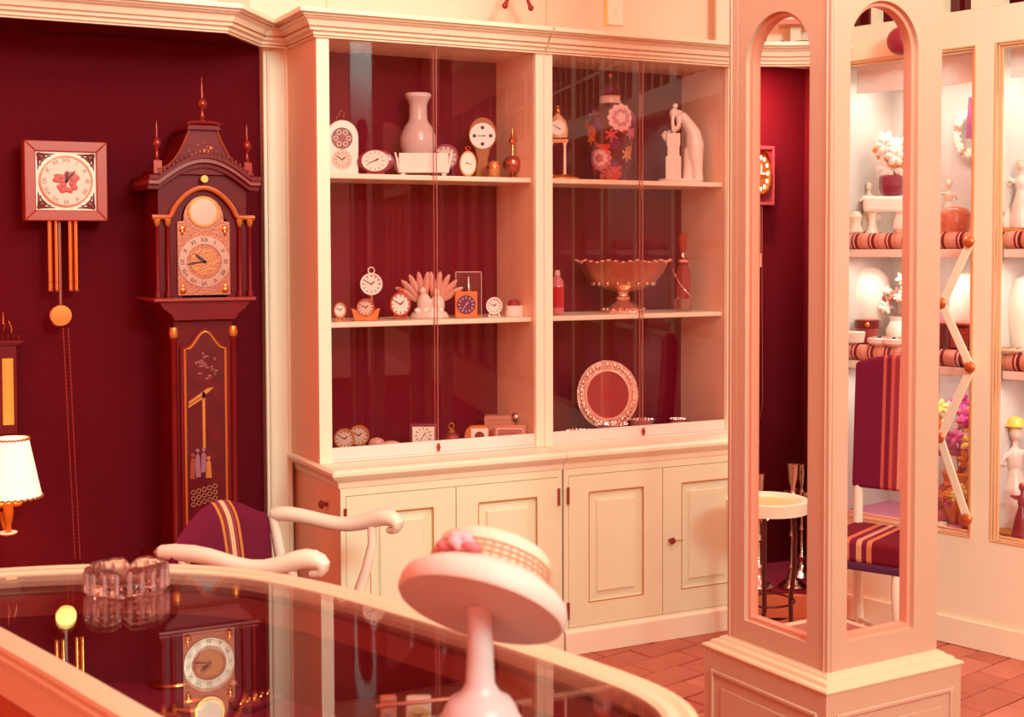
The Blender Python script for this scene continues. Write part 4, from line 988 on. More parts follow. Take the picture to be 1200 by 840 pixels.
b.tube([V3(-14, 2, 58), V3(-12, 2, 62)], [3*k, 2*k], 8)
remeshed(t, 'figure', b, WHITE, .0022)
b = B(); b.lathe([(26.5*k, -.0), (27*k, 1*k), (26*k, 2.5*k)], 24, sy=.55); b.build('plinth_edge', mat('rosy_porcelain', (1, 1, 1)), t)

# ---- right cabinet, middle shelf
t, k = place('pedestal_bowl', 'large scalloped silver bowl on an ornate pedestal foot', 'bowl', 730, 'mid', 4.41)
b = B(); b.lathe([(6*k, 24*k), (20*k, 27*k), (36*k, 35*k), (46*k, 47*k), (52*k, 60*k), (50*k, 59*k), (44*k, 49*k), (34*k, 38*k), (6*k, 28*k)], 64, lobes=10, amp=.035)
b.v = [(x, y*.62, z + (cos(10*atan2(y, x))*1.2*k if z > 56*k else 0)) for x, y, z in b.v]; b.build('bowl', mat('rose_silver', (206, 128, 96), .3, .85, bump=.3, bscale=60), t)
b = B()
for i in range(40):
    a = 2*pi*i/40; r = 52.5*k*(1+.035*cos(10*a)); b.ball((cos(a)*r, sin(a)*r*.62, 60*k+cos(10*a)*1.2*k), (3.6*k, 2.2*k, 1.5*k), 6, 4)
b.build('beaded_rim', mat('bright_silver', (250, 214, 190), .2, .9), t)
b = B(); b.lathe([(26*k, 0), (26*k, 2*k), (20*k, 7*k), (10*k, 12*k), (7*k, 15*k), (8*k, 18*k), (6*k, 20*k), (6*k, 23*k), (10*k, 27*k)], 32, sy=.7, lobes=8, amp=.05); b.build('pedestal', mat('bright_silver', (1, 1, 1)), t)
b = B()
for i in range(18): a = 2*pi*i/18; b.ball((cos(a)*24*k, sin(a)*17*k, 4*k), 2.4*k, 8, 5)
for i in range(18): a = 2*pi*i/18; b.ball((cos(a)*36*k, sin(a)*22*k, 34*k), 2.6*k, 8, 5)
b.build('embossed_fruit', SILVER, t)
t, k = place('cut_glass_decanter', 'crystal decanter with red glass panel and tall amber stopper', 'bottle', 800, 'mid', 4.40)
b = B(); b.box(-9*k, 9*k, -7*k, 7*k, 0, 14*k); b.build('crystal_foot', GLASS, t, bevel=.002)
b = B(); b.lathe([(9*k, 14*k), (9.5*k, 18*k), (9.5*k, 46*k), (6*k, 54*k)], 8); b.build('red_body', mat('ruby_glass', (150, 14, 36), .08, coat=.9), t, smooth=False)
b = B(); b.lathe([(6*k, 54*k), (10*k, 57*k), (10*k, 60*k), (4*k, 63*k), (2.5*k, 68*k)], 16); b.build('crystal_collar', SILVER, t)
b = B(); b.lathe([(1.5*k, 66*k), (4*k, 72*k), (5.5*k, 90*k), (4*k, 91*k)], 12); b.build('stopper', mat('amber_glass', (176, 60, 34), .1, coat=.6), t)
b = B(); b.tube([V3(-9, -8, 42), V3(-2, -9, 30), V3(10, -8, 17)], .0018, 6); b.tube([V3(-9, -8, 42), V3(-12, -8, 50)], .0016, 6); b.ball(V3(-9, -9, 42), 2.2*k, 8, 6); b.build('silver_flower_sprig', SILVER, t)
t, k = place('red_bottle', 'small glass bottle of red liquid beside the left frame of the right cabinet', 'bottle', 653, 'mid', 4.36)
b = B(); b.lathe([(6*k, 0), (8*k, 2*k), (8*k, 38*k), (5*k, 44*k), (3*k, 46*k)], 16); b.build('glass', mat('rose_glass', (206, 110, 120), .06, coat=.9), t)
b = B(); b.lathe([(7.0*k, 8*k), (8.3*k, 9*k), (8.3*k, 33*k), (7*k, 34*k)], 16); b.build('red_label', REDG, t)
b = B(); b.lathe([(3.4*k, 46*k), (3.6*k, 47*k), (3.2*k, 52*k), (.4*k, 53*k)], 14); b.build('cap', DIALP, t)

# ---- right cabinet, bottom
t, k = place('glass_plate', 'round cut glass plate standing upright with a small red mark in its centre', 'plate', 712, 'low', 4.42, .1)
mx_ = T(0, 0, 42*k) @ RX(-.12)
b = B(); ring(b, 0, 0, 26*k, 36*k, -.006, .004, 48, 1.12); b.v = [tuple(mx_ @ Vector(v)) for v in b.v]; b.build('cut_rim', mat('cut_glass_rim', (240, 180, 156), .12, .25, coat=.8, var=.3, scale=50, bump=.8, bscale=70), t)
b = B(); ring(b, 0, 0, 24.5*k, 26*k, -.009, .006, 48, 1.12); b.v = [tuple(mx_ @ Vector(v)) for v in b.v]; b.build('inner_rim', mat('bright_silver', (1, 1, 1)), t)
b = B(); disc(b, 0, 0, 24.5*k, -.001, .002, 40, 1.12); b.v = [tuple(mx_ @ Vector(v)) for v in b.v]; pl_ = b.build('centre_glass', mat('rosy_glass_plate', (172, 62, 62), .12, coat=.5), t)
b = B(); ring(b, 0, 0, 2.6*k, 4.6*k, -.0035, -.001, 20, 1.1); b.v = [tuple(mx_ @ Vector(v)) for v in b.v]; b.build('red_mark', REDG, pl_)
b = B()
for i in range(44):
    a = 2*pi*i/44
    b.ball((cos(a)*31*k, -.007, sin(a)*31*k*1.12), (1.6*k, .0025, 4.0*k) if i % 2 else (2.2*k, .003, 2.2*k), 6, 4, mx_)
b.build('cut_facets', mat('bright_silver', (1, 1, 1)), t)
b = B(); b.tube([(-.03, -.02, .004), (-.03, .03, .004), (-.03, .035, .05)], .003, 6); b.tube([(.03, -.02, .004), (.03, .03, .004), (.03, .035, .05)], .003, 6); b.build('plate_stand', SILVER, t)
def glass_dish(px, w, h, lb, Y=4.33, grp=None):
    t, k = place('cut_glass_dish', lb, 'dish', px, 'low', Y, 0, grp)
    b = B(); b.lathe([(w*.75*k, 0), (w*k, h*k), (w*.93*k, h*k), (w*.7*k, 2*k), (.5*k, 2*k)], 28, lobes=14, amp=.03); b.v = [(x, y*.7, z) for x, y, z in b.v]; b.build('dish', mat('cut_crystal', (232, 160, 146), .1, .35, coat=.8), t, smooth=False)
    b = B()
    for i in range(20): a = 2*pi*i/20; b.ball((cos(a)*w*k, sin(a)*w*.7*k, h*k), (1.5*k, 1.5*k, 1.2*k), 6, 4)
    b.build('faceted_edge', SILVER, t)
glass_dish(680, 16, 7, 'wide low cut glass dish left of the upright glass plate')
glass_dish(752, 14, 13, 'cut glass dish just right of the upright glass plate', 4.36)
glass_dish(795, 9, 11, 'small cut glass dish near the right end of the bottom shelf', 4.35)
glass_dish(718, 17, 12, 'cut glass dish in front of the upright glass plate', 4.325)

# ================================================================== ON AND ABOVE THE CORNICES
def on_wall(px, py, Y=None): return at(px, py, YW-.03)
c = at(607, 8, 4.42)
t = thing('wrought_stand', 'small red-brown bracket-footed stand on top of the left cabinet, only its feet in view', 'stand', (c.x, 4.42, 2.2405))
cz = c.z-2.2405
for sx in (-1, 1):
    b = B(); b.tube([(sx*.010, 0, cz+.18), (sx*.016, 0, cz+.07), (sx*.040, 0, cz+.03), (sx*.052, 0, cz+.004)], [.008, .007, .006, .008], 10); b.ball((sx*.054, 0, cz), (.012, .010, .012), 10, 8); b.build('foot', mat('red_brown_bronze', (150, 46, 34), .3, .2), t)
b = B(); b.tube([(-.03, 0, cz+.04), (0, 0, cz+.055), (.03, 0, cz+.04)], .006, 8); b.box(-.09, .09, -.04, .04, cz+.18, cz+.30); b.build('body', mat('red_brown_bronze', (1, 1, 1)), t)
b = B(); b.box(-.005, .005, .03, .17, cz+.2, cz+.21); b.box(-.06, .06, .165, .17, cz+.1, cz+.3); b.build('wall_bracket', mat('red_brown_bronze', (1, 1, 1)), t)
c = at(722, 16, YW-.045)
t = thing('wall_plaque', 'small cream plaque with a yellow edge on the wall above the right cabinet', 'plaque', (c.x, YW-.031, c.z))
B().box(-.036, .036, -.012, 0, -.045, .07).build('plaque', mat('plaque_cream', (255, 240, 214), .4), t, bevel=.004); B().box(-.046, -.036, -.010, 0, -.05, .07).build('yellow_edge', mat('yellow_edge', (240, 210, 110), .5), t, bevel=.002)
b = B(); b.box(-.004, .004, -.018, -.012, .0, .02); b.build('switch', WHITE, t)
c = at(641, 15, YW-.035); b = B().box(c.x-.0015, c.x+.0015, YW-.0325, YW-.0295, 2.2, 3.2); struct(b.build('trim_53', mat('wall_joint_line', (232, 196, 150), .6), smooth=False))  # thin tan line along the joint between wall panels
c = at(383, 5, YW-.035); b = B().box(c.x-.0015, c.x+.0015, YW-.0325, YW-.0295, 2.2, 3.2); struct(b.build('trim_54', mat('wall_joint_line', (1, 1, 1)), smooth=False))

# things on the curved corner cornice
def on_corner(px, d): 
    q = atz(px, 60, 2.2405); q = mid + dirn*((Vector((q.x, q.y))-mid).dot(dirn)) + nrm*d; return Vector((q.x, q.y, 2.2405))
c = on_corner(890, .12); t = thing('dark_pot', 'dark red footed pot on the curved corner cornice, left', 'pot', c, face(c)); k = mpp(c)
b = B(); b.lathe([(9*k, 0), (9*k, 3*k), (6*k, 6*k), (7*k, 18*k), (7*k, 50*k), (4*k, 52*k)], 20); b.build('body', DKPLATE, t); b = B(); b.lathe([(10*k, 0), (10*k, 2*k), (9*k, 3*k)], 20); b.build('foot', mat('red_brown_bronze', (1, 1, 1)), t)
c = on_corner(912, .06); t = thing('dark_dome', 'small dark red domed ornament on the curved cornice', 'ornament', c, face(c))
b = B(); b.lathe([(6*k, 0), (5.6*k, 2.5*k), (3*k, 5*k), (.3*k, 6*k)], 20); b.build('dome', DKPLATE, t)
c = on_corner(937, .10); t = thing('flat_dish', 'flat dark red dish lying on the curved cornice, right', 'dish', c, face(c))
b = B(); b.lathe([(9*k, 0), (16*k, 5*k), (15*k, 5.2*k), (8*k, 1.5*k), (.3*k, 1.5*k)], 28); b.build('dish', DKPLATE, t)
c = on_corner(933, .24); t = thing('wall_shelf', 'small cream shelf with a red underside on the wall above the corner alcove', 'shelf', (c.x, c.y, 2.2405), face(c))
b = B(); b.box(-20*k, 20*k, -.05, .05, 36*k, 48*k); b.build('shelf_box', WALLC, t, bevel=.004); B().box(-20*k, 20*k, -.055, .05, 31*k, 36*k).build('red_underside', mat('rosy_plate', (1, 1, 1)), t, smooth=False); B().box(-.02, .02, .0, .06, 0, 31*k).build('support', WALLC, t)

# ================================================================== LEFT ALCOVE: thermometer case and lamp
c = at(8, 440, 4.54)
t = thing('barometer', 'dark wooden barometer case with a yellow scale at the left edge', 'barometer', (c.x, YW, c.z)); k = mpp(c)
d = -.08
B().box(-22*k, 12*k, d, -.001, -70*k, 42*k).build('case', DKWOOD2, t, bevel=.004)
q = B(); q.box(-28*k, 18*k, d-.012, -.001, 38*k, 41*k); q.box(-25*k, 15*k, d-.008, -.001, 36*k, 38*k); q.build('gallery_shelf', DKWOOD, t, bevel=.001)
for i in range(7):
    q = B(); q.lathe([(1.2*k, 41*k), (1.6*k, 44*k), (1*k, 48*k)], 8, (-22*k+i*6*k, d, 0)); q.build('gallery_spindle', DKWOOD, t)
q = B(); q.tube([(-2*k, d+.02, 50*k), (0, d+.01, 62*k), (3*k, d, 64*k), (6*k, d, 56*k), (6*k, d, 50*k)], .0022, 6); q.tube([(-2*k, d+.02, 60*k), (-2*k, d+.02, 74*k)], [.003, .0012], 6); q.build('brass_hook', GOLD, t)
q = B().box(-5*k, 7*k, d-.003, d+.001, -58*k, 20*k); s_ = q.build('yellow_scale', mat('yellow_brass_scale', (232, 158, 62), .35, .3), t)
q = B()
for i in range(26):
    z = (16-i*2.8)*k; q.box(-4*k, (-2 if i % 5 else -1)*k, d-.0036, d-.003, z, z+.0008); q.box((4 if i % 5 else 3)*k, 6*k, d-.0036, d-.003, z, z+.0008)
q.build('scale_marks', mat('faded_brown_ink', (1, 1, 1)), s_, smooth=False)
c = at(13, 545, 4.40); k = mpp(c)
t = thing('wall_lamp', 'lit lamp with cream braided shade and carved gilt stem at the left edge', 'lamp', (c.x, YW, c.z))
cy = 4.40-YW; z0 = (545-583)*k; z1 = (545-513)*k
q = B(); rb, rt = 34*k, 20*k
q.lathe([(rb, z0), (rt, z1), (rt-.002, z1), (rb-.002, z0)], 40, (0, cy, 0)); 
nn = 40; q.f = [f for f in q.f if len(f) <= 4]
q.f += [(3*nn+i, 3*nn+(i+1) % nn, (i+1) % nn, i) for i in range(nn)]
sh = q.build('shade', SHADE, t)
for (r, z) in ((rb, z0+.002), (rt, z1-.003)):
    q = B(); q.tube([(cos(2*pi*i/60)*(r+.001), cy+sin(2*pi*i/60)*(r+.001), z+(.0022 if i % 2 else -.0022)) for i in range(61)], .0036, 6); q.build('braid_trim', BRAID, sh)
q = B(); q.lathe([(2*k, -38*k+.01), (4*k, -42*k), (6.5*k, -44*k), (6*k, -56*k), (4.5*k, -66*k), (3*k, -72*k), (4*k, -76*k), (2*k, -80*k)], 16, (-4*k, cy, 0)); q.build('gilt_stem', mat('orange_gilt_stem', (226, 120, 48), .3, .5), t)
q = B(); q.ball((6*k, cy, -46*k), (6*k, 4*k, 4*k), 10, 6); q.ball((-14*k, cy, -46*k), (6*k, 4*k, 4*k), 10, 6); q.build('carved_leaf', mat('orange_gilt_stem', (1, 1, 1)), t)
q = B(); q.lathe([(9*k, -81*k), (11*k, -79*k), (10*k, -78*k), (2*k, -79*k)], 20, (-5*k, cy, 0)); q.build('drip_dish', mat('rosy_porcelain', (1, 1, 1)), t)
q = B(); q.tube([(-4*k, cy, -79*k), (-4*k, cy+.06, -86*k), (-4*k, cy+.16, -80*k), (-4*k, -.004, -70*k)], .006, 8); q.build('bracket_arm', mat('orange_gilt_stem', (1, 1, 1)), t)
l = bpy.data.lights.new('lamp_bulb', 'POINT'); l.energy = 1.2; l.color = (1, .7, .42); l.shadow_soft_size = .02
lo = bpy.data.objects.new('lamp_bulb', l); COL.objects.link(lo); lo.location = (c.x, 4.40, c.z)

# ================================================================== CORNER ALCOVE CONTENTS
c = at(893, 205, 4.50); k = mpp(c)
t = thing('wall_clock', 'dark square wall clock with gilt skeleton dial in the corner alcove behind the pillar', 'clock', (c.x, 4.575, c.z)); d = -.05
B().box(-22*k, 22*k, d, -.001, -34*k, 34*k).build('case', mat('plum_brown_case', (132, 34, 44), .4), t, bevel=.004)
b = B(); b.box(-22.5*k, 22.5*k, d-.006, d, 31*k, 34.5*k); b.box(-22.5*k, 22.5*k, d-.006, d, -34.5*k, -31*k); b.box(-22.5*k, -20*k, d-.006, d, -31*k, 31*k); b.box(20*k, 22.5*k, d-.006, d, -31*k, 31*k); b.build('frame', mat('plum_frame', (164, 66, 66), .35), t)
b = B(); disc(b, 2*k, 2*k, 15*k, d-.006, d, 32, 1.75); f = b.build('dial', GOLDD, t)
b = B(); ring(b, 2*k, 2*k, 13.5*k, 16*k, d-.012, d-.004, 32, 1.75); b.build('bezel', GOLD, f)
for i in range(12):
    a = 2*pi*i/12; b = B(); b.ball((2*k+sin(a)*10.5*k, d-.008, 2*k+cos(a)*18.5*k), (2.2*k, .003, 3*k), 8, 5); b.build('hour_plaque', IVORY, f)
hands(f, 2*k, 2*k, d-.011, 14*k, IVORY, (90, 0))
for dx, z0, z1 in ((-1, -101, -87), (8, -108, -92)):
    b = B(); b.lathe([(2.2*k, z0*k), (2.2*k, z1*k)], 10, (dx*k, d+.02, 0)); w = b.build('weight', mat('pink_brass', (236, 160, 130), .3, .7), t)
    b = B(); b.tube([(dx*k, d+.02, z1*k), (dx*k, d+.02, -34*k)], .0018, 6); b.build('weight_chain', mat('dim_copper_chain', (1, 1, 1)), t)
b = B(); b.tube([(10*k, d+.02, -34*k), (10.5*k, d+.02, -150*k), (12*k, d+.02, -270*k), (8*k, d+.02, -288*k), (4*k, d+.02, -270*k), (3*k, d+.02, -150*k)], .0022, 6); b.build('hanging_chain', mat('dim_copper_chain', (1, 1, 1)), t)
c = at(888, 402, 4.50); k = mpp(c)
t = thing('panel_clock', 'gilt square-panelled clock hanging low in the corner alcove with two thin pendants', 'clock', (c.x, 4.575, c.z))
B().box(-9*k, 8*k, -.03, -.001, -34*k, 50*k).build('case', DKWOOD, t, bevel=.003); B().box(-8*k, 7.2*k, -.036, -.03, -29*k, 29*k).build('gilt_panel', mat('gilt_panel', (238, 178, 96), .35, .4), t, bevel=.001)
b = B(); ring(b, -2*k, 0, 5.4*k, 7*k, -.040, -.034, 24, 3.2); b.build('dial_ring', GOLDD, t)
for dx in (-5, 2):
    b = B(); b.tube([(dx*k, -.02, -34*k), (dx*k+.002, -.02, -100*k)], .002, 6); b.ball((dx*k+.002, -.02, -104*k), (.006, .004, .010), 8, 6); b.build('pendant', mat('pink_brass', (1, 1, 1)), t)
# candlesticks and crystal on the plinth
def candlestick(px, Y, h, lb, m=SILVER):
    c = at(px, 600, Y); c.z = .0975; t = thing('candlestick', lb, 'candlestick', c, face(c))
    b = B(); b.lathe([(.055, 0), (.058, .008), (.040, .022), (.018, .040), (.012, .07), (.020, .085), (.010, .10), (.008, h*.40), (.016, h*.42), (.009, h*.47), (.009, h*.62), (.024, h*.66), (.030, h*.70), (.018, h*.74), (.010, h*.80), (.022, h*.88), (.026, h)], 16); b.build('stem', m, t)
    for i in range(4):
        a = i*pi/2+.4; b = B(); b.tube([(0, 0, h*.60), (cos(a)*.03, sin(a)*.03, h*.57), (cos(a)*.055, sin(a)*.055, h*.63), (cos(a)*.055, sin(a)*.055, h*.72)], .004, 6); b.lathe([(.006, 0), (.016, .012), (.017, .022)], 10, (cos(a)*.055, sin(a)*.055, h*.72)); b.build('arm', m, t)
candlestick(929, 4.20, .50, 'tall branched silver candlestick on the mauve plinth of the corner alcove')
candlestick(889, 4.26, .46, 'silver candlestick at the left of the corner alcove, behind the round table')
candlestick(940, 4.32, .47, 'silver candlestick furthest back on the mauve corner plinth')
c = at(890, 600, 4.10+.12); c.z = .0975
t = thing('crystal_dish', 'small pale crystal dish on the mauve plinth at the foot of the corner alcove', 'dish', c)
b = B(); b.lathe([(.03, 0), (.055, .018), (.052, .018), (.026, .006)], 24, lobes=10, amp=.05); b.build('dish', mat('cut_crystal', (1, 1, 1)), t)
c = at(892, 300, 4.15); 
# round tray table on bent legs in front of the corner
c = atz(899, 587, .555); 
t = thing('tray_table', 'round cream-rimmed tray table on dark bent legs, seen through the pillar', 'table', (c.x, c.y, 0), face(c)); k = mpp(c); R0 = .145
b = B(); b.lathe([(R0*.86, .535), (R0, .520), (R0+.002, .562), (R0-.010, .566), (R0-.026, .562), (R0-.034, .550), (.001, .548)], 48); b.build('tray_rim', CREAM, t)
b = B(); b.lathe([(R0-.036, .549), (R0-.037, .5515), (.001, .5515)], 48); b.build('tray_floor', mat('yellowish_tray', (240, 206, 140), .4), t)
for i in range(3):
    a = radians(-95+i*120)
    b = B(); b.tube([(cos(a)*r, sin(a)*r, z) for r, z in ((.10, .535), (.108, .42), (.106, .30), (.092, .19))]+[(cos(a)*r-sin(a)*o_, sin(a)*r+cos(a)*o_, z) for r, o_, z in ((.090, -.01, .12), (.105, -.035, .06), (.125, -.07, .004))], .0085, 8); b.build('bent_leg', IRON, t)
b = B(); b.tube([(cos(2*pi*i/24)*.098, sin(2*pi*i/24)*.098, .20) for i in range(25)], .004, 6); b.build('leg_ring', IRON, t)

# ================================================================== SHOWCASE CONTENTS (right wall)
def sc(u, off, z): p_ = rwp(u, off, z); return p_
SZ = {'top': 1.5075, 'mid': 1.0705, 'floor': .4025}
def figurine(u, off, sh, h, lb, dress=WHITE, seed=1, base=GOLDD, name='porcelain_figurine', group=None, couple=False):
    rnd = random.Random(seed); p_ = sc(u, off, SZ[sh]); t = thing(name, lb, 'figurine', p_, face(p_)+rnd.uniform(-.4, .4), group)
    b = B(); b.lathe([(h*.22, 0), (h*.23, h*.03), (h*.19, h*.06)], 16); b.build('base', base, t)
    for q in range(2 if couple else 1):
        dx = 0 if not couple else (-.12 if q == 0 else .12)*h; kk = 1 if q == 0 else .92; hh = h*kk
        b = B(); b.lathe([(hh*.17, h*.05), (hh*.16, hh*.12), (hh*.11, hh*.38), (hh*.055, hh*.55)], 14, (dx, 0, 0))
        b.ball((dx, 0, hh*.64), (hh*.075, hh*.055, hh*.13), 10, 8); b.tube([(dx, 0, hh*.74), (dx, 0, hh*.82)], hh*.026, 8)
        b.ball((dx, -.002, hh*.88), (hh*.055, hh*.058, hh*.07), 12, 8)
        for s in (-1, 1):
            e_ = (dx+s*hh*.16, -hh*.05, hh*(.60 if rnd.random() < .6 else .72)); w_ = (dx+s*hh*.10*rnd.uniform(.2, 1.6), -hh*.12, hh*rnd.uniform(.5, .75))
            b.tube([(dx+s*hh*.07, 0, hh*.71), e_, w_], [hh*.032, hh*.026, hh*.018], 8)
        b.build('figure', dress, t, remesh=max(.0028, h*.014))
        b = B(); b.ball((dx, hh*.012, hh*.905), (hh*.060, hh*.055, hh*.055), 10, 8); b.build('hair', mat('painted_hair', (214, 160, 110), .4), t)
    return t
def bouquet(u, off, sh, h, w, lb, cols, vase=WHITE, seed=3, n=22, loc=None):
    rnd = random.Random(seed); p_ = loc or sc(u, off, SZ[sh]); t = thing('flower_arrangement', lb, 'flowers', p_, face(p_))
    b = B(); b.lathe([(h*.10, 0), (h*.15, h*.08), (h*.17, h*.18), (h*.11, h*.30), (h*.13, h*.36)], 16); b.build('vase', vase, t)
    for i in range(n):
        a = rnd.uniform(0, 6.28); r = sqrt(rnd.random())*w/2; z = h*.42+rnd.random()*h*.56*(1-.5*(r/(w/2))**2)
        x, y = cos(a)*r, sin(a)*r*.6; s_ = rnd.uniform(.12, .19)*min(h, w)*1.1; b = B()
        for q in range(6):
            b.ball((s_*.42, 0, 0), (s_*.45, s_*.16, s_*.26), 6, 4, T(x, y-.004, z) @ RX(rnd.uniform(-.5, .5)) @ RY(q*pi/3+i))
        fl = b.build('flower', rnd.choice(cols), t)
        if i % 3 == 0:
            b = B(); b.ball((s_*.8, 0, 0), (s_*.7, .0015, s_*.24), 6, 4, T(x, y, z) @ RY(rnd.uniform(0, 6.28))); b.build('leaf', LEAF, t)
    b = B()
    for i in range(7): a = i*.9; b.tube([(0, 0, h*.3), (cos(a)*w*.15, sin(a)*w*.1, h*.45), (cos(a)*w*.3, sin(a)*w*.2, h*.62)], .002, 5)
    b.build('stems', LEAF, t)
    return t
def vase(u, off, sh, prof, m, lb, cat='vase', name='porcelain_vase', sx=1, sy=1, handles=False, trim=None):
    p_ = sc(u, off, SZ[sh]); t = thing(name, lb, cat, p_, face(p_))
    b = B(); b.lathe(prof, 30, sx=sx, sy=sy); b.build('body', m, t)
    if trim:
        r, z = prof[-2]; b = B(); b.lathe([(r*1.0, z-.003), (r*1.05, z), (r*1.0, z+.004)], 24, sx=sx, sy=sy); b.build('gilt_rim', trim, t)
    if handles:
        for s in (-1, 1):
            h = prof[-1][1]; r = max(q[0] for q in prof); b = B(); b.tube([(s*r*.6, 0, h*.85), (s*r*1.15, 0, h*.8), (s*r*1.2, 0, h*.6), (s*r*.9, 0, h*.45)], .004, 6); b.build('handle', trim or m, t)
    return t
def u_at(px, off):
    """distance along the right wall whose plane (at depth off) shows at column px"""
    d = W_ + R_*((px-600)/F) - U_*((300-420-SY)/F); o_ = WO - WN*off; tt = (o_-EYE).dot(WN)/d.dot(WN); return (EYE+d*tt-WO).dot(WD)
GW = [WHITE, WHITE, IVORY, ORANGE]
# first showcase, top shelf
bouquet(u_at(1008, .30), .33, 'top', .42, .22, 'white porcelain branch of gilt-edged flowers at the left of the upper shelf', [WHITE, WHITE, mat('gilt_petal', (226, 150, 70), .4)], seed=5, n=16)
figurine(u_at(1018, .22), .22, 'top', .22, 'small white porcelain figure beside the raised white tray on the upper shelf', seed=11)
p_ = sc(u_at(1040, .22), .22, SZ['top']); t = thing('white_stand', 'raised white oblong tray on feet carrying the dark red pot', 'tray', p_, face(p_))
b = B(); b.box(-.095, .095, -.05, .05, .088, .150); b.build('tray', WHITE, t, bevel=.012)
for sx in (-.06, .06): b = B(); b.lathe([(.03, 0), (.018, .03), (.014, .06), (.024, .088)], 14, (sx, 0, 0)); b.build('foot', WHITE, t)
q_ = Vector((p_.x, p_.y, SZ['top']+.1515)); t = thing('flower_pot', 'dark red faceted pot of white and gilt porcelain roses on the raised white tray', 'flower pot', q_+Vector((.012, -.01, 0)), face(q_))
b = B(); b.lathe([(.034, 0), (.045, .01), (.052, .04), (.050, .075), (.044, .082)], 8); b.build('pot', mat('plum_pot', (128, 28, 62), .15, coat=.8), t, smooth=False)
for i in range(14):
    rnd = random.Random(i); a = rnd.uniform(0, 6.28); r = rnd.uniform(0, .055); z = .09+rnd.uniform(0, .14); b = B()
    for q in range(6): b.ball((.020, 0, 0), (.022, .008, .015), 6, 4, T(cos(a)*r, sin(a)*r*.6, z) @ RY(q*pi/3))
    b.build('rose', WHITE if i % 4 else mat('gilt_petal', (1, 1, 1)), t)
vase(u_at(1003, .12), .11, 'top', [(.025, 0), (.034, .01), (.022, .04), (.030, .07), (.02, .09)], mat('white_gilt_basket', (246, 216, 190), .3, var=.3, scale=40), 'low white and gilt basket dish at the left front of the upper shelf', 'basket', 'porcelain_basket')
vase(u_at(1060, .12), .10, 'top', [(.02, 0), (.034, .02), (.03, .05), (.02, .075), (.026, .085)], WHITE, 'small white footed cup under the raised white tray', 'cup', 'porcelain_cup')
# first showcase, middle shelf
t = vase(u_at(1013, .28), .28, 'mid', [(.045, 0), (.05, .01), (.034, .04), (.075, .09), (.108, .16), (.112, .21), (.095, .265), (.065, .300), (.001, .315)], WHITE, 'large round white porcelain globe vase on the lower shelf, left', trim=None)
t = vase(u_at(1017, .14), .14, 'mid', [(.022, 0), (.036, .012), (.042, .055), (.045, .062), (.048, .064), (.048, .098), (.044, .10)], mat('brown_red_pot', (150, 52, 44), .3), 'dark red-brown banded pot in front of the white globe vase', 'pot', 'banded_pot')
b = B(); b.lathe([(.0485, .065), (.0495, .08), (.0485, .097)], 24); b.build('dark_band', mat('dark_band_glaze', (96, 16, 28), .25), t); b = B(); b.ball((0, -.049, .081), (.009, .003, .009), 10, 6); b.build('gilt_star', GOLD, t)
bouquet(u_at(1052, .26), .27, 'mid', .30, .17, 'white porcelain flower group rising at the right of the lower shelf behind the chair', [WHITE, WHITE, WHITE, mat('rose_feather', (1, 1, 1))], seed=9, n=16)
for i, (px, lb) in enumerate(((1035, 'small flowered white saucer dish beside the dark banded pot'), (1052, 'flowered white trinket dish further right on the lower shelf'))):
    t = vase(u_at(px, .11), .09, 'mid', [(.025, 0), (.045, .014), (.047, .03), (.040, .034), (.001, .03)], WHITE, lb, 'dish', 'porcelain_dish')
    for q in range(3):
        b = B(); b.ball((-.02+q*.02, -.03, .036), (.008, .006, .005), 6, 4); b.build('painted_flower', mat('rose_feather', (1, 1, 1)) if q != 1 else BLACK, t)
vase(u_at(1002, .10), .10, 'mid', [(.02, 0), (.04, .01), (.05, .05), (.045, .055), (.001, .05)], WHITE, 'white covered dish at the left end of the lower shelf', 'dish', 'porcelain_dish')
# between the pillar and the post
p_ = sc(u_at(1120, .30), .405, 1.98); t = thing('hanging_wreath', 'white porcelain flower wreath with a violet ribbon hanging right of the pillar', 'wreath', p_, RWZ)
for i in range(22):
    a = 2*pi*i/22; b = B()
    for q in range(5): b.ball((.009, 0, 0), (.011, .006, .007), 6, 4, T(cos(a)*.052, -.015, -.08+sin(a)*.078) @ RY(q*1.25))
    b.build('flower', WHITE if i % 5 else mat('rose_feather', (1, 1, 1)), t)
b = B(); b.prism([(.0, .06), (.010, .06), (.024, -.10), (-.010, -.10)], -.022, -.016); b.build('ribbon', mat('violet_ribbon', (150, 70, 110), .5), t)
figurine(u_at(1108, .28), .30, 'top', .22, 'pale figurine of a bent figure beside the pillar edge on the upper shelf', seed=21, dress=mat('white_gilt_basket', (1, 1, 1)))
vase(u_at(1120, .14), .13, 'top', [(.05, 0), (.055, .02), (.058, .07), (.045, .09), (.02, .10)], mat('gilt_rose_box', (206, 112, 80), .3, var=.5, scale=50), 'gilt and rose oval casket on the upper shelf left of the post', 'box', 'porcelain_box')
t = vase(u_at(1133, .30), .30, 'mid', [(.03, 0), (.055, .03), (.068, .12), (.062, .22), (.035, .28), (.001, .29)], WHITE, 'tall oval white vase on the lower shelf left of the white post')
vase(u_at(1102, .3), .33, 'mid', [(.012, 0), (.016, .02), (.012, .07), (.026, .10), (.022, .13), (.001, .142)], mat('lilac_glaze', (196, 140, 170), .3), 'lilac ball-shaped vase behind the folding white arm')
p_ = sc(u_at(1122, .13), .14, SZ['mid']); t = thing('lacquer_chest', 'dark red lacquered chest with copper front on the lower shelf left of the post', 'box', p_, RWZ)
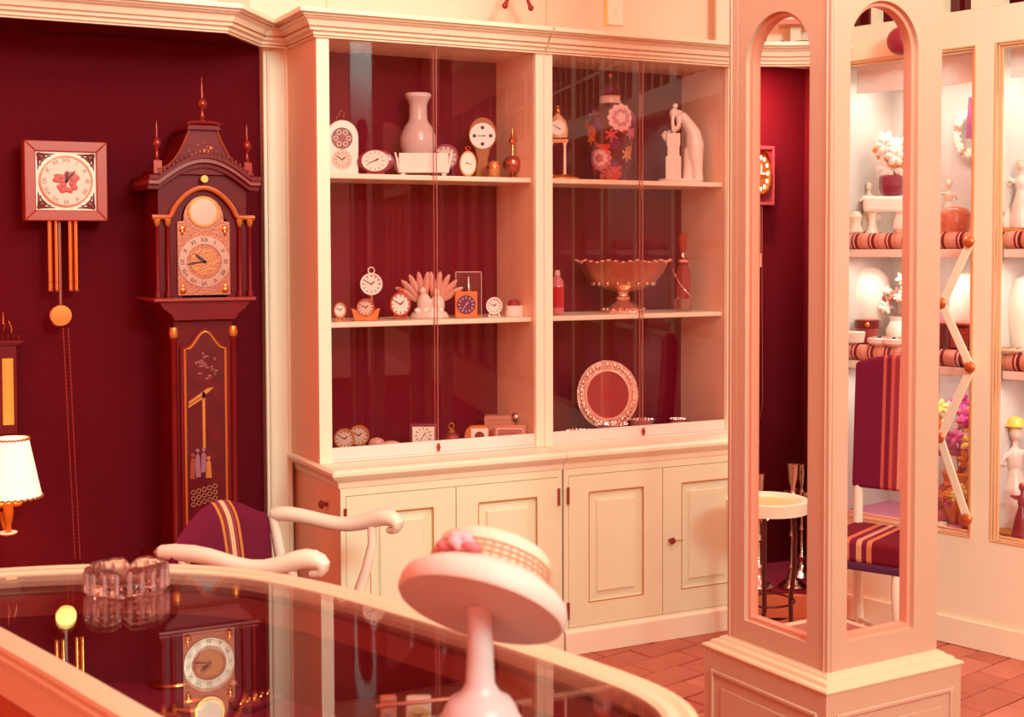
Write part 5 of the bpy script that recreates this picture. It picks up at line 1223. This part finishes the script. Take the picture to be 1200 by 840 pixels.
B().box(-.075, .075, -.05, .05, 0, .095).build('body', mat('dark_band_glaze', (1, 1, 1)), t, bevel=.004); B().box(.0, .072, -.053, -.049, .012, .085).build('copper_front', mat('copper_ball', (1, 1, 1)), t); B().box(-.078, .078, -.053, .053, .095, .102).build('lid', mat('copper_bezel', (1, 1, 1)), t)
bouquet(0, .2, 'floor', .52, .26, 'tall bunch of magenta and orange flowers behind the folding white arm', [MAGENTA, MAGENTA, ORANGE, YELLOW, mat('pale_peony', (1, 1, 1))], vase=ORANGE, seed=14, n=40, loc=sc(u_at(1124, .22), .24, SZ['floor']))
for i, (px, of, h, lb) in enumerate(((1104, .16, .16, 'small red-brown flower bunch by the pillar on the mauve showcase floor'), (1137, .14, .20, 'orange flower bunch beside the post on the mauve showcase floor'))):
    bouquet(0, 0, 'floor', h, .13, lb, [REDP, ORANGE, MAGENTA] if i == 0 else [ORANGE, YELLOW], vase=REDP, seed=30+i, n=12, loc=sc(u_at(px, of), of, SZ['floor']))
vase(u_at(1106, .08), .08, 'floor', [(.01, 0), (.022, .01), (.02, .02), (.001, .022)], WHITE, 'tiny white dish on the mauve floor beside the pillar', 'dish', 'porcelain_dish')
# second showcase (right edge of the view)
figurine(u_at(1186, .2), .18, 'top', .30, 'white courting couple figurine with rose skirts on the upper shelf right of the post', seed=41, dress=mat('white_rose_dress', (244, 206, 190), .3, var=.35, scale=22), couple=True)
figurine(u_at(1198, .2), .24, 'top', .22, 'smaller figurine in a rose coat at the far right of the upper shelf', seed=44, dress=mat('rose_coat', (196, 84, 74), .35, var=.4, scale=30))
figurine(u_at(1174, .12), .10, 'top', .11, 'low red and white figurine next to the post on the upper shelf', seed=47, dress=mat('rose_coat', (1, 1, 1)))
vase(u_at(1178, .22), .22, 'mid', [(.045, 0), (.05, .012), (.034, .03), (.026, .10), (.016, .20), (.010, .285), (.001, .30)], WHITE, 'tall white cone-shaped vase on the lower shelf right of the post', trim=GOLD)
vase(u_at(1200, .22), .24, 'mid', [(.03, 0), (.055, .02), (.072, .12), (.070, .20), (.045, .27), (.001, .285)], WHITE, 'large oval white vase at the right edge of the lower shelf')
vase(u_at(1189, .11), .09, 'mid', [(.03, 0), (.05, .012), (.052, .018), (.03, .02), (.001, .018)], mat('white_gilt_basket', (1, 1, 1)), 'small gilt-rimmed dish in front of the cone-shaped vase', 'dish', 'porcelain_dish', trim=GOLD)
figurine(u_at(1192, .2), .20, 'floor', .42, 'tall white figurine with a yellow bonnet on the showcase floor right of the post', seed=52, dress=mat('white_rose_dress', (1, 1, 1)))
t = [o for o in bpy.data.objects if o.get('label', '').startswith('tall white figurine with a yellow')][0]
b = B(); b.ball((0, .0, .405), (.034, .034, .026), 12, 8); b.lathe([(.045, .395), (.046, .399), (.02, .405)], 16); b.build('yellow_bonnet', YELLOW, t)
figurine(u_at(1206, .12), .09, 'floor', .22, 'dark red dressed figurine at the right edge of the showcase floor', seed=55, dress=mat('deep_red_dress', (140, 34, 44), .35, var=.3, scale=30))
bouquet(0, 0, 'floor', .26, .16, 'orange tulip-like flowers beside the frame on the floor of the second showcase', [ORANGE, ORANGE, REDP], vase=ORANGE, seed=60, n=12, loc=sc(u_at(1172, .31), .33, SZ['floor']))
p_ = sc(u_at(1180, .36), .36, .86); t = thing('flower_garland', 'small garland of red and magenta flowers hanging under the lower shelf right of the post', 'garland', (p_.x, p_.y, p_.z), RWZ)
for i in range(9):
    b = B(); rnd = random.Random(i*3)
    for q in range(5): b.ball((.012, 0, 0), (.014, .004, .009), 6, 4, T(-.07+i*.02, -.01, .03+rnd.uniform(-.03, .05)) @ RY(q*1.25+i))
    b.build('flower', (MAGENTA, ORANGE, REDP)[i % 3], t)
b = B(); b.tube([(-.09, .02, .085), (-.03, 0, .03), (.04, 0, .02), (.10, .02, .085)], .003, 6); b.build('stem', LEAF, t)
# other showcases, met only in reflections in the glass
for i in range(2, 8):
    a, c_ = BAYS[i]
    for sh in ('top', 'mid'):
        for q in range(3):
            u = a+.12+.18*q
            if (q+i) % 2: figurine(u, .2, sh, .26-.03*q, 'white figurine, %s on the %s shelf of the %s showcase from the corner' % (('leftmost', 'middle one', 'rightmost')[q], {'top': 'upper', 'mid': 'lower'}[sh], ORD[i]), seed=70+i*7+q, group='figurines nearer the entrance')
            else: vase(u, .22, sh, [(.04, 0), (.05, .02), (.06, .10), (.04, .2), (.02, .24), (.03, .26)], WHITE, 'white vase, %s on the %s shelf of the %s showcase from the corner' % (('leftmost', 'middle one', 'rightmost')[q], {'top': 'upper', 'mid': 'lower'}[sh], ORD[i]))['group'] = 'vases nearer the entrance'

# folding white arm with brass joints, standing in front of the glass beside the post
J = [(1137, 283), (1104, 355), (1138, 430), (1102, 512), (1134, 608)]
JP = []
for px, py in J:
    d = W_ + R_*((px-600)/F) - U_*((py-420-SY)/F); o_ = WO - WN*.006; o_ = WO + WN*.03; tt = (o_-EYE).dot(WN)/d.dot(WN); JP.append(EYE+d*tt)
t = thing('folding_arm', 'white zigzag folding arm with brass joints on the wall post right of the pillar', 'wall rack', JP[-1], RWZ)
inv = (T(*JP[-1]) @ RZ(RWZ)).inverted()
L_ = [inv @ p for p in JP]
for i in range(len(L_)-1):
    a, c_ = L_[i], L_[i+1]; dv = (c_-a); ln = dv.length; ang = atan2(dv.z, dv.x); b = B()
    mm = T(*((a+c_)/2+Vector((0, -.004 if i % 2 else .004, 0)))) @ RY(-ang)
    b.box(-ln/2-.008, ln/2+.008, -.004, .004, -.016, .016, mm); b.build('slat', CREAM, t, bevel=.003)
for i, p in enumerate(L_):
    b = B(); b.lathe([(.018, -.004), (.022, 0), (.018, .006), (.006, .010), (.001, .011)], 16, mx=T(p.x, p.y-.010, p.z) @ RX(pi/2)); jj = b.build('brass_joint', mat('copper_joint', (206, 110, 60), .35, .6), t)
    b = B(); b.tube([(p.x, p.y-.01, p.z), (p.x, p.y+.028, p.z)], .004, 6); b.build('pin', GOLDD, jj)
# dark ball lamp on the fascia above the first showcase
d = W_ + R_*((1056-600)/F) - U_*((48-420-SY)/F); o_ = WO + WN*.07; tt = (o_-EYE).dot(WN)/d.dot(WN); p_ = EYE+d*tt
t = thing('ball_lamp', 'dark red ball spotlight on the cream fascia behind the pillar arch', 'lamp', p_, RWZ)
b = B(); b.ball((0, 0, 0), .052, 24, 16); b.build('shade', mat('dark_red_shade', (150, 36, 50), .4), t); b = B(); b.tube([(0, 0, 0), (-.03, .04, .0), (-.035, .069, 0)], .008, 8); b.lathe([(.02, 0), (.02, .008)], 14, mx=T(-.035, .069, 0) @ RX(pi/2)); b.build('wall_bracket', CREAM, t)

# ================================================================== ARMCHAIR
ZA = .63
NR, NT = atz(182, 648, ZA), atz(342, 662, ZA); FR, FT = atz(352, 606, ZA), atz(503, 612, ZA)
e1 = ((NT-NR)+(FT-FR)); e1.z = 0; AL = e1.length/2; e1.normalize(); e2 = Vector((-e1.y, e1.x, 0)); w_ = (FR-NR).dot(e2); ctr = (NR+FR)/2
print('CHAIR', NR, NT, FR, FT, 'arm', AL, 'width', w_, 'angle', math.degrees(atan2(e1.y, e1.x)))
def armchair():
    t = thing('armchair', 'cream-framed armchair with plum back and gold stripes beside the glass counter', 'chair', (ctr.x, ctr.y, 0), atan2(e1.y, e1.x))
    hw = w_/2
    # back upholstery: bulging panel with humped top
    NX, NZ = 20, 10; vs = []
    for side in (0, 1):
        for j in range(NZ+1):
            for i in range(NX+1):
                s = -1+2*i/NX; y = s*hw*(1.10 if s < 0 else 1.0)
                ztop = ZA+.012+.085*max(0, cos((s+.05)*pi/2))**1.1; z = .30+(ztop-.30)*j/NZ
                lean = -(z-.40)*.05
                bulge = .030*(1-s*s)**.6*(sin(pi*j/NZ)*.7+.3*(j < NZ)) if (j not in (0,)) else .0
                curve = .022*(1-s*s)*-1
                x = lean+curve+(bulge if side == 0 else -.022-bulge*.4) + (0 if j < NZ else (-.008 if side == 0 else .004))
                vs.append((x, y, z))
    n1 = (NX+1)*(NZ+1); fs = []
    for side in (0, 1):
        for j in range(NZ):
            for i in range(NX):
                a = side*n1+j*(NX+1)+i; fs.append((a, a+1, a+NX+2, a+NX+1))
    for i in range(NX):
        fs.append((i, i+1, n1+i+1, n1+i)); a = NZ*(NX+1)+i; fs.append((a, a+1, n1+a+1, n1+a))
    for j in range(NZ):
        a = j*(NX+1); fs.append((a, a+NX+1, n1+a+NX+1, n1+a)); a += NX; fs.append((a, a+NX+1, n1+a+NX+1, n1+a))
    m = stripes('plum_back_with_gold_stripes', [(0, (112, 22, 52)), (.44, (206, 132, 62)), (.465, (132, 44, 52)), (.485, (150, 70, 76)), (.50, (140, 40, 48)), (.51, (226, 188, 140)), (.555, (140, 40, 48)), (.57, (160, 76, 84)), (.585, (132, 38, 52)), (.605, (206, 132, 62)), (.63, (112, 22, 52))], 1, hw, hw*2)
    B().add(vs, fs).build('backrest', m, t, sub=1)
    for s in (-1, 1):
        b = B(); b.tube([(-.06, s*hw, 0), (-.02, s*hw, .18), (.02, s*hw, .34), (.035, s*hw, .42), (.012, s*hw, .54), (-.005, s*hw, ZA), ], [.018, .019, .022, .020, .017, .016], 12); b.build('rear_leg', CHAIRP, t)
        # serpentine armrest with rolled end
        P_ = [(-.02 if s > 0 else -.10, 0, .002), (.04, .0, .012), (.13, -.0, -.006), (.21, 0, -.022), (.28, 0, -.012), (.34, 0, .012), (AL-.03, 0, .016), (AL, 0, -.002), (AL-.015, 0, -.026), (AL-.05, 0, -.026)]
        P_ = [(x*1.0, s*hw+s*.02*sin(pi*min(1, max(0, x/AL))), ZA+z) for x, _, z in P_]
        b = B(); b.tube(P_, [.026, .024, .023, .023, .025, .028, .030, .027, .019, .009], 12); b.build('armrest', CHAIRP, t, sub=1)
        b = B(); b.tube([(AL-.095, s*hw+s*.012, ZA-.012), (AL-.09, s*hw, ZA-.07), (AL-.11, s*hw, ZA-.15), (AL-.14, s*hw*.98, ZA-.24), (AL-.12, s*hw*.96, .29)], [.015, .014, .016, .019, .022], 12); b.build('arm_support', CHAIRP, t)
        b = B(); b.tube([(AL+.0, s*hw*.94, .31), (AL+.03, s*hw*.96, .26), (AL+.02, s*hw*.96, .17), (AL, s*hw*.95, .08), (AL+.02, s*hw*.97, .0)], [.024, .030, .020, .013, .017], 12); b.build('front_leg', CHAIRP, t)
    b = B(); b.slab([(-.0, -hw*.98), (AL+.02, -hw*.98), (AL+.04, 0), (AL+.02, hw*.98), (-.0, hw*.98)], .25, .31); b.build('seat_rail', CHAIRP, t, bevel=.008)
    b = B(); b.slab([(.005, -hw*.93), (AL+.03, -hw*.93), (AL+.045, 0), (AL+.03, hw*.93), (.005, hw*.93)], .31, .365); b.build('seat', UPH, t, bevel=.02)
armchair()

# ================================================================== SIDE CHAIR seen through the pillar
q = atz(1015, 671, .385); sd = .30; sw = .30
t = thing('side_chair', 'upright side chair with plum striped back standing by the right showcases', 'chair', (q.x+.180, q.y+.140, 0), radians(26))
# faces -X : front edge at x=-.165, back at x=+.135
b = B(); b.box(-.165, .15, -.15, .15, .395, .475); s_ = b.build('seat', stripes('plum_seat_stripes', [(0, (112, 18, 34)), (.36, (206, 120, 82)), (.42, (120, 30, 60)), (.48, (214, 150, 110)), (.54, (120, 30, 60)), (.62, (206, 110, 72)), (.68, (112, 18, 34))], 1, .15, .30), t, bevel=.018)
b = B(); b.box(-.168, .152, -.152, .152, .372, .400); b.build('seat_rail', mat('fringe_dark_plum', (84, 24, 62), .9), t, bevel=.008)
b = B()
vs = []; n = 10
poly = [(-.15, .60), (.15, .60)]+[(.15-.30*i/n, 1.045+.03*sin(pi*i/n)) for i in range(n+1)]
b.add([(.115+.06*(z-.6), y, z) for y, z in poly]+[(.150+.06*(z-.6), y, z) for y, z in poly], [tuple(range(len(poly))), tuple(reversed(range(len(poly), 2*len(poly))))]+[(i, (i+1) % len(poly), (i+1) % len(poly)+len(poly), i+len(poly)) for i in range(len(poly))])
b.build('backrest', stripes('plum_chairback_stripes', [(0, (190, 84, 72)), (.05, (140, 40, 60)), (.12, (192, 84, 76)), (.17, (120, 30, 50)), (.30, (222, 134, 118)), (.44, (150, 50, 60)), (.50, (192, 84, 76)), (.54, (120, 30, 50)), (.60, (190, 84, 72)), (.64, (112, 22, 52))], 1, .15, .30), t, bevel=.012)
for s in (-1, 1):
    b = B(); b.tube([(.17, s*.128, 0), (.135, s*.128, .20), (.125, s*.128, .40), (.133, s*.128, .62)], [.016, .017, .018, .016], 10); b.build('rear_leg', CHAIRP, t)
    b = B(); b.tube([(-.140, s*.125, .375), (-.160, s*.132, .31), (-.150, s*.130, .20), (-.128, s*.125, .09), (-.140, s*.13, 0)], [.022, .024, .018, .012, .015], 12); b.build('front_leg', CHAIRP, t)
b = B(); b.tube([(-.14, -.125, .12), (.0, 0, .14), (.15, .128, .12)], .009, 8); b.tube([(-.14, .125, .12), (.0, 0, .14), (.15, -.128, .12)], .009, 8); b.build('stretcher', CHAIRP, t)

# ================================================================== GLASS COUNTER CASE
K = 1.2727
OUT = [(.150, 2.435), (.241, 2.434), (.377, 2.396), (.51, 2.330), (.615, 2.240), (.681, 2.137), (.730, 2.030), (.774, 1.907), (.824, 1.755), (.868, 1.600), (.897, 1.476), (.910, 1.393), (.906, 1.326), (.886, 1.270), (.845, 1.205), (.76, 1.15), (.64, 1.125), (.52, 1.15), (.42, 1.23), (.355, 1.36), (.297, 1.56), (.230, 1.82), (.165, 2.06), (.115, 2.25), (.105, 2.36)]
OUT = [(x*K, y*K) for x, y in OUT]
def catmull(P, sub=4):
    R = []; n = len(P)
    for i in range(n):
        p0, p1, p2, p3 = (Vector(P[(i+j) % n]) for j in (-1, 0, 1, 2))
        for s in range(sub):
            u = s/sub; R.append(tuple(.5*((2*p1)+(-p0+p2)*u+(2*p0-5*p1+4*p2-p3)*u*u+(-p0+3*p1-3*p2+p3)*u**3)))
    return R
OUT = catmull(OUT, 4)
cxm = sum(p[0] for p in OUT)/len(OUT); cym = sum(p[1] for p in OUT)/len(OUT)
t = CASE = thing('glass_counter', 'curved glass-topped jewellery counter with cream rim in the foreground', 'counter', (cxm, cym, 0))
O2 = [(x-cxm, y-cym) for x, y in OUT]
def inset(P, d):
    b = B(); b.sweep(P, [(-d, 0), (-d, 1), (-d-.001, .5)], closed=True, side=-1); return [(v[0], v[1]) for v in b.v[0::3]]
RIM = [(-.052, .722), (.0, .722), (.006, .728), (.006, .734), (-.002, .738), (-.004, .742), (.004, .746), (.002, .753), (-.012, .757), (-.024, .752), (-.028, .754), (-.042, .754), (-.050, .749)]
B().sweep(O2, RIM, closed=True, side=-1).build('rim', RIMP, t, ang=30)
B().sweep(O2, [(-.02, .66), (-.004, .66), (-.004, .722), (-.02, .722)], closed=True, side=-1).build('frieze', RIMP, t)
B().sweep(O2, [(-.034, .05), (-.018, .05), (-.018, .66), (-.034, .66)], closed=True, side=-1).build('outer_panelling', ORCAB, t)
B().sweep(O2, [(-.05, .0), (-.03, .0), (-.03, .05), (-.05, .05)], closed=True, side=-1).build('toe_kick', DKWOOD, t)
B().sweep(O2, [(-.040, .50), (-.0345, .50), (-.0345, .66), (-.040, .66)], closed=True, side=-1).build('inner_lining', mat('dark_red_lining', (122, 22, 34), .6), t)
B().sweep(O2, [(-.046, .655), (-.0205, .655), (-.0205, .700), (-.046, .700)], closed=True, side=-1).build('inner_rail', mat('salmon_inner_rail', (176, 80, 66), .5), t)
b = B(); b.slab(inset(O2, .041), .488, .50); b.build('velvet_floor', PURPLE, t, smooth=False)
b = B(); b.slab(inset(O2, .044), .7425, .7485); b.build('glass_top', TOPG, t, smooth=False)
# inner glass shelf edge with brass clips
e0 = atz(440, 828, .645); e1_ = e0.lerp(atz(800, 790, .645), .60); b = B(); b.tube([(e0.x-cxm, e0.y-cym, .645), (e1_.x-cxm, e1_.y-cym, .645)], .004, 8); b.build('shelf_bar', mat('rosy_brass_bar', (206, 120, 96), .3, .6), t)
g = atz(655, 815, .645); b = B(); b.tube([(g.x-cxm, g.y-cym-.0, .645), (g.x-cxm, g.y-cym, .505)], .004, 8); b.ball((g.x-cxm, g.y-cym, .65), .007, 8, 6); b.build('brass_upright', GOLD, t)
b = B(); g = Vector((.148*K+.0, 1.86*K, .60)); 
b = B(); b.tube([(.196*K-cxm, 1.88*K-cym, .56), (.190*K-cxm, 1.878*K-cym, .56)], .012, 12); b.build('lock', DKWOOD, t)
# jewellery on the velvet
def on_velvet(px, py, z=.5015): 
    q = atz(px, py, z); return q
def inside_case(q):
    x, y = q.x-cxm, q.y-cym; P = O2; c = False
    for i in range(len(P)):
        (x1, y1), (x2, y2) = P[i], P[i-1]
        if (y1 > y) != (y2 > y) and x < (x2-x1)*(y-y1)/(y2-y1)+x1: c = not c
    return c
J_ = 0
places = ['left end of the counter velvet', 'middle of the counter velvet', 'near the cream vertical reflection in the counter', 'near end of the counter velvet']
def jewel(px, py, kind, lb, m=GOLD, s=1.0, rz=0):
    q = on_velvet(px, py)
    if not inside_case(q): print('OUTSIDE', px, py); return
    t = thing(kind, lb, {'bracelet': 'bracelet', 'wrist_watch': 'watch', 'necklace': 'necklace', 'ring_tray': 'tray', 'brooch': 'brooch'}[kind], q, rz)
    b = B()
    if kind == 'bracelet': b.tube([(cos(a*pi/14)*.032*s, sin(a*pi/14)*.026*s, .005) for a in range(29)], .0042*s, 8); b.build('band', m, t); b = B(); b.ball((.0, -.026*s, .007), (.007, .006, .005), 8, 6); b.build('clasp', SILVER, t)
    if kind == 'wrist_watch':
        b.box(-.008*s, .008*s, -.085*s, -.014*s, .001, .004); b.box(-.008*s, .008*s, .014*s, .085*s, .001, .004); b.build('strap', m, t, bevel=.001)
        b = B(); b.lathe([(.015*s, 0), (.016*s, .003), (.014*s, .008), (.001, .009)], 20); h_ = b.build('case', GOLD, t); b = B(); b.lathe([(.012*s, .0085), (.012*s, .0095), (.001, .0096)], 18); b.build('dial', DIALW, h_)
    if kind == 'necklace':
        for i in range(26): a = pi*i/25; b.ball((cos(a)*.09*s, -sin(a)*.06*s, .005), .0046*s, 6, 5)
        b.build('beads', m, t); b = B(); b.ball((0, -.066*s, .006), (.009*s, .009*s, .005), 8, 6); b.build('pendant', SILVER, t)
    if kind == 'ring_tray':
        b.box(-.05*s, .05*s, -.03*s, .03*s, 0, .012); b.build('pad', PURPLE, t, bevel=.003); 
        for i in range(5): b = B(); b.ball((-.038*s+i*.019*s, -.0, .016), (.005, .005, .006), 8, 6); b.tube([(-.038*s+i*.019*s-.006, 0, .012), (-.038*s+i*.019*s, 0, .020), (-.038*s+i*.019*s+.006, 0, .012)], .0014, 5); b.build('ring', m, t)
    if kind == 'brooch': 
        for i in range(7): a = i*.9; b.ball((cos(a)*.012*s, sin(a)*.009*s, .005), (.006*s, .006*s, .004), 6, 5)
        b.build('cluster', m, t); b = B(); b.ball((0, 0, .008), .006*s, 8, 6); b.build('stone', mat('rose_feather', (1, 1, 1)), t)
jewel(165, 757, 'necklace', 'beaded gold necklace at the far left of the counter velvet', GOLD, 1.2, .3)
jewel(115, 790, 'wrist_watch', 'watch lying at the left of the counter velvet near the cream rail', mat('rosy_lid', (1, 1, 1)), 1.0, 1.2)
jewel(170, 783, 'brooch', 'small oval brooch on the velvet between necklace and ring tray', SILVER, 1.4)
jewel(205, 800, 'bracelet', 'large gold bracelet on the left half of the counter velvet', GOLD, 1.5)
jewel(258, 776, 'necklace', 'gold bead necklace in the middle of the counter velvet', GOLD, 1.1, 2.6)
jewel(275, 805, 'brooch', 'rose-gold cluster brooch near the middle of the velvet', GOLD, 1.5)
jewel(225, 830, 'bracelet', 'gold bracelet nearest the cream rail in the middle of the counter', GOLD, 1.2)
jewel(345, 808, 'brooch', 'orange gold cluster brooch right of the middle necklace', mat('orange_gold', (226, 130, 60), .35, .8), 2.4)
jewel(300, 825, 'ring_tray', 'velvet ring pad with five gold rings', GOLD, 1.0, .5)
jewel(412, 803, 'wrist_watch', 'silver watch lying crosswise right of the orange brooch', SILVER, .9, 1.5)
jewel(462, 815, 'brooch', 'small pink brooch near the inner brass bar', mat('rosy_brass_bar', (1, 1, 1)), 1.3)
# small clocks standing at the near end under the glass
for (px, w, h, lb, m, dm) in ((498, 30, 46, 'cream square clock standing under the glass left of the hat stand', IVORY, mat('yellowish_dial', (240, 220, 150), .4)),
                               (462, 20, 40, 'tiny salmon clock left of the cream clock under the glass', mat('salmon_frame', (1, 1, 1)), DIALP),
                               (622, 24, 44, 'amber-framed clock right of the hat stand under the glass', mat('orange_plastic', (1, 1, 1)), DIALP)):
    q = atz(px, 838, .60)
    if not inside_case(Vector((q.x, q.y+.04, 0))): print('OUT clock', px); continue
    kk = mpp(q); t = thing('table_clock', lb, 'clock', (q.x, q.y+.03, .5015), face(q)); H = .125
    B().box(-w*kk/2, w*kk/2, -.012, .012, 0, H).build('case', m, t, bevel=.004); b = B(); disc(b, 0, H-.032, w*kk*.40, -.0145, -.0115, 24); d = b.build('dial', dm, t); hands(d, 0, H-.032, -.0155, w*kk*.36, BLACK)
for (px, py, lb, m, s) in ((700, 822, 'round rosy glass bowl at the near right end inside the counter', mat('rose_glass', (1, 1, 1)), 1.0), (735, 828, 'small amber bowl at the extreme right inside the counter', mat('amber_glass', (1, 1, 1)), .8)):
    q = atz(px, py, .56); q.z = .5015; print('bowl', inside_case(q)); t = thing('glass_bowl', lb, 'bowl', q)
    b = B(); b.lathe([(.02*s, 0), (.038*s, .02), (.042*s, .045), (.036*s, .06), (.033*s, .058), (.036*s, .04), (.018*s, .008)], 24); b.build('bowl', m, t)
    b = B(); b.lathe([(.0365*s, .058), (.037*s, .060), (.035*s, .062)], 24); b.build('rim', GOLD, t)

# ashtray
q0 = atz(152, 693, .7535); t = thing('glass_ashtray', 'thick cut crystal ashtray on the far edge of the glass counter', 'ashtray', (q0.x, q0.y+.03, .7495), face(q0)+.1)
b = B(); R0 = 47*mpp(q0)
prof = [(R0*.92, 0), (R0, .004), (R0, .052), (R0*.93, .058), (R0*.80, .056), (R0*.70, .022), (.001, .018)]
b.lathe(prof, 40, lobes=20, amp=.022)
b.v = [(x, y*.72, z-(.018*max(0, cos(4*atan2(y, x)+.8))**8 if z > .05 else 0)) for x, y, z in b.v]; b.build('body', GLASS, t, smooth=False)
b = B()
for i in range(20):
    a = 2*pi*i/20
    b.box(-.0035, .0035, -.003, .003, .006, .046, T(cos(a)*R0*1.0, sin(a)*R0*.72*1.0, 0) @ RZ(a+.785))
b.build('cut_facets', mat('ashtray_facet_glass', (255, 222, 220), .06, 0, trans=.8), t, smooth=False)

# hat on its stand
q0 = atz(563, 846, .7495); kk = mpp(q0); HX, HY = q0.x, q0.y
print('STAND', q0, inside_case(q0), kk)
t = thing('hat_stand', 'smooth white display stand with flared foot on the glass counter', 'stand', (HX, HY, .7495), face(q0))
def zz(py): return (at(563, py, HY).z-.7495)
z1, z2, z3 = zz(818), zz(735), zz(690)
b = B(); b.lathe([(50*kk, 0), (50*kk, .003), (46*kk, .010), (42*kk, zz(828)), (36*kk, zz(819)), (24*kk, zz(812)), (17*kk, zz(800)), (15.5*kk, zz(770)), (14.5*kk, zz(735)), (15*kk, zz(706)), (13*kk, zz(716))], 36); b.build('post', mat('blush_white_plastic', (208, 182, 180), .4), t)
hc = Vector((HX, HY, .7495+zz(716)))
t = thing('straw_hat', 'pale pink round hat with latticed ribbon band tilted on the white stand', 'hat', hc, face(q0))
tilt = RY(radians(18)) @ RX(radians(-34))
def tl(b): b.v = [tuple(tilt @ Vector(v)) for v in b.v]; return b
Rb = 101*kk
b = B(); b.lathe([(Rb*.97, .0), (Rb, .005), (Rb*1.0, .020), (Rb*.97, .030), (Rb*.90, .038), (Rb*.80, .046), (Rb*.74, .052), (Rb*.70, .050), (Rb*.85, .030), (Rb*.94, .012), (Rb*.955, .002)], 56, sy=.98); tl(b)
b.build('brim', mat('blush_hat_felt', (226, 196, 184), .6, bump=.1, bscale=80), t)
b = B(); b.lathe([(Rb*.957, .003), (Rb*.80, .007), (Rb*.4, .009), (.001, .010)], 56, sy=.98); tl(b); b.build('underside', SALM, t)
b = B(); b.lathe([(Rb*.745, .044), (Rb*.71, .066), (Rb*.68, .084), (Rb*.66, .096), (Rb*.60, .102), (Rb*.3, .105), (.001, .105)], 48, sy=.98); tl(b); b.build('crown', mat('cream_straw', (222, 200, 176), .6, bump=.3, bscale=160), t)
BD = mat('tan_lattice_ribbon', (206, 140, 104), .7)
b = B()
for zf, rr in ((.050, .752), (.059, .737), (.068, .720), (.077, .706)):
    b.tube([(cos(a*pi/40)*Rb*rr, sin(a*pi/40)*Rb*rr*.98, zf) for a in range(81)], .0016, 5)
n = 44
for i in range(n):
    a = 2*pi*i/n; b.tube([(cos(a)*Rb*.757, sin(a)*Rb*.757*.98, .048), (cos(a)*Rb*.722, sin(a)*Rb*.722*.98, .068), (cos(a)*Rb*.704, sin(a)*Rb*.704*.98, .078)], .0015, 5)
tl(b); b.build('lattice_band', BD, t)
a0 = radians(232); b = B()
for i in range(7):
    w = i*.9; b.ball((cos(a0)*Rb*.76+cos(w)*.010, sin(a0)*Rb*.76-.006, .064+sin(w)*.008), (.010, .006, .008), 8, 6)
tl(b); b.build('ribbon_flower', mat('pink_silk_flower', (224, 160, 168), .6), t)
b = B(); 
for s in (-1, 1): b.ball((cos(a0+s*.22)*Rb*.79, sin(a0+s*.22)*Rb*.79, .056), (.016, .009, .007), 10, 6)
tl(b); b.build('ribbon_leaf', mat('rose_ribbon', (206, 110, 116), .6), t)
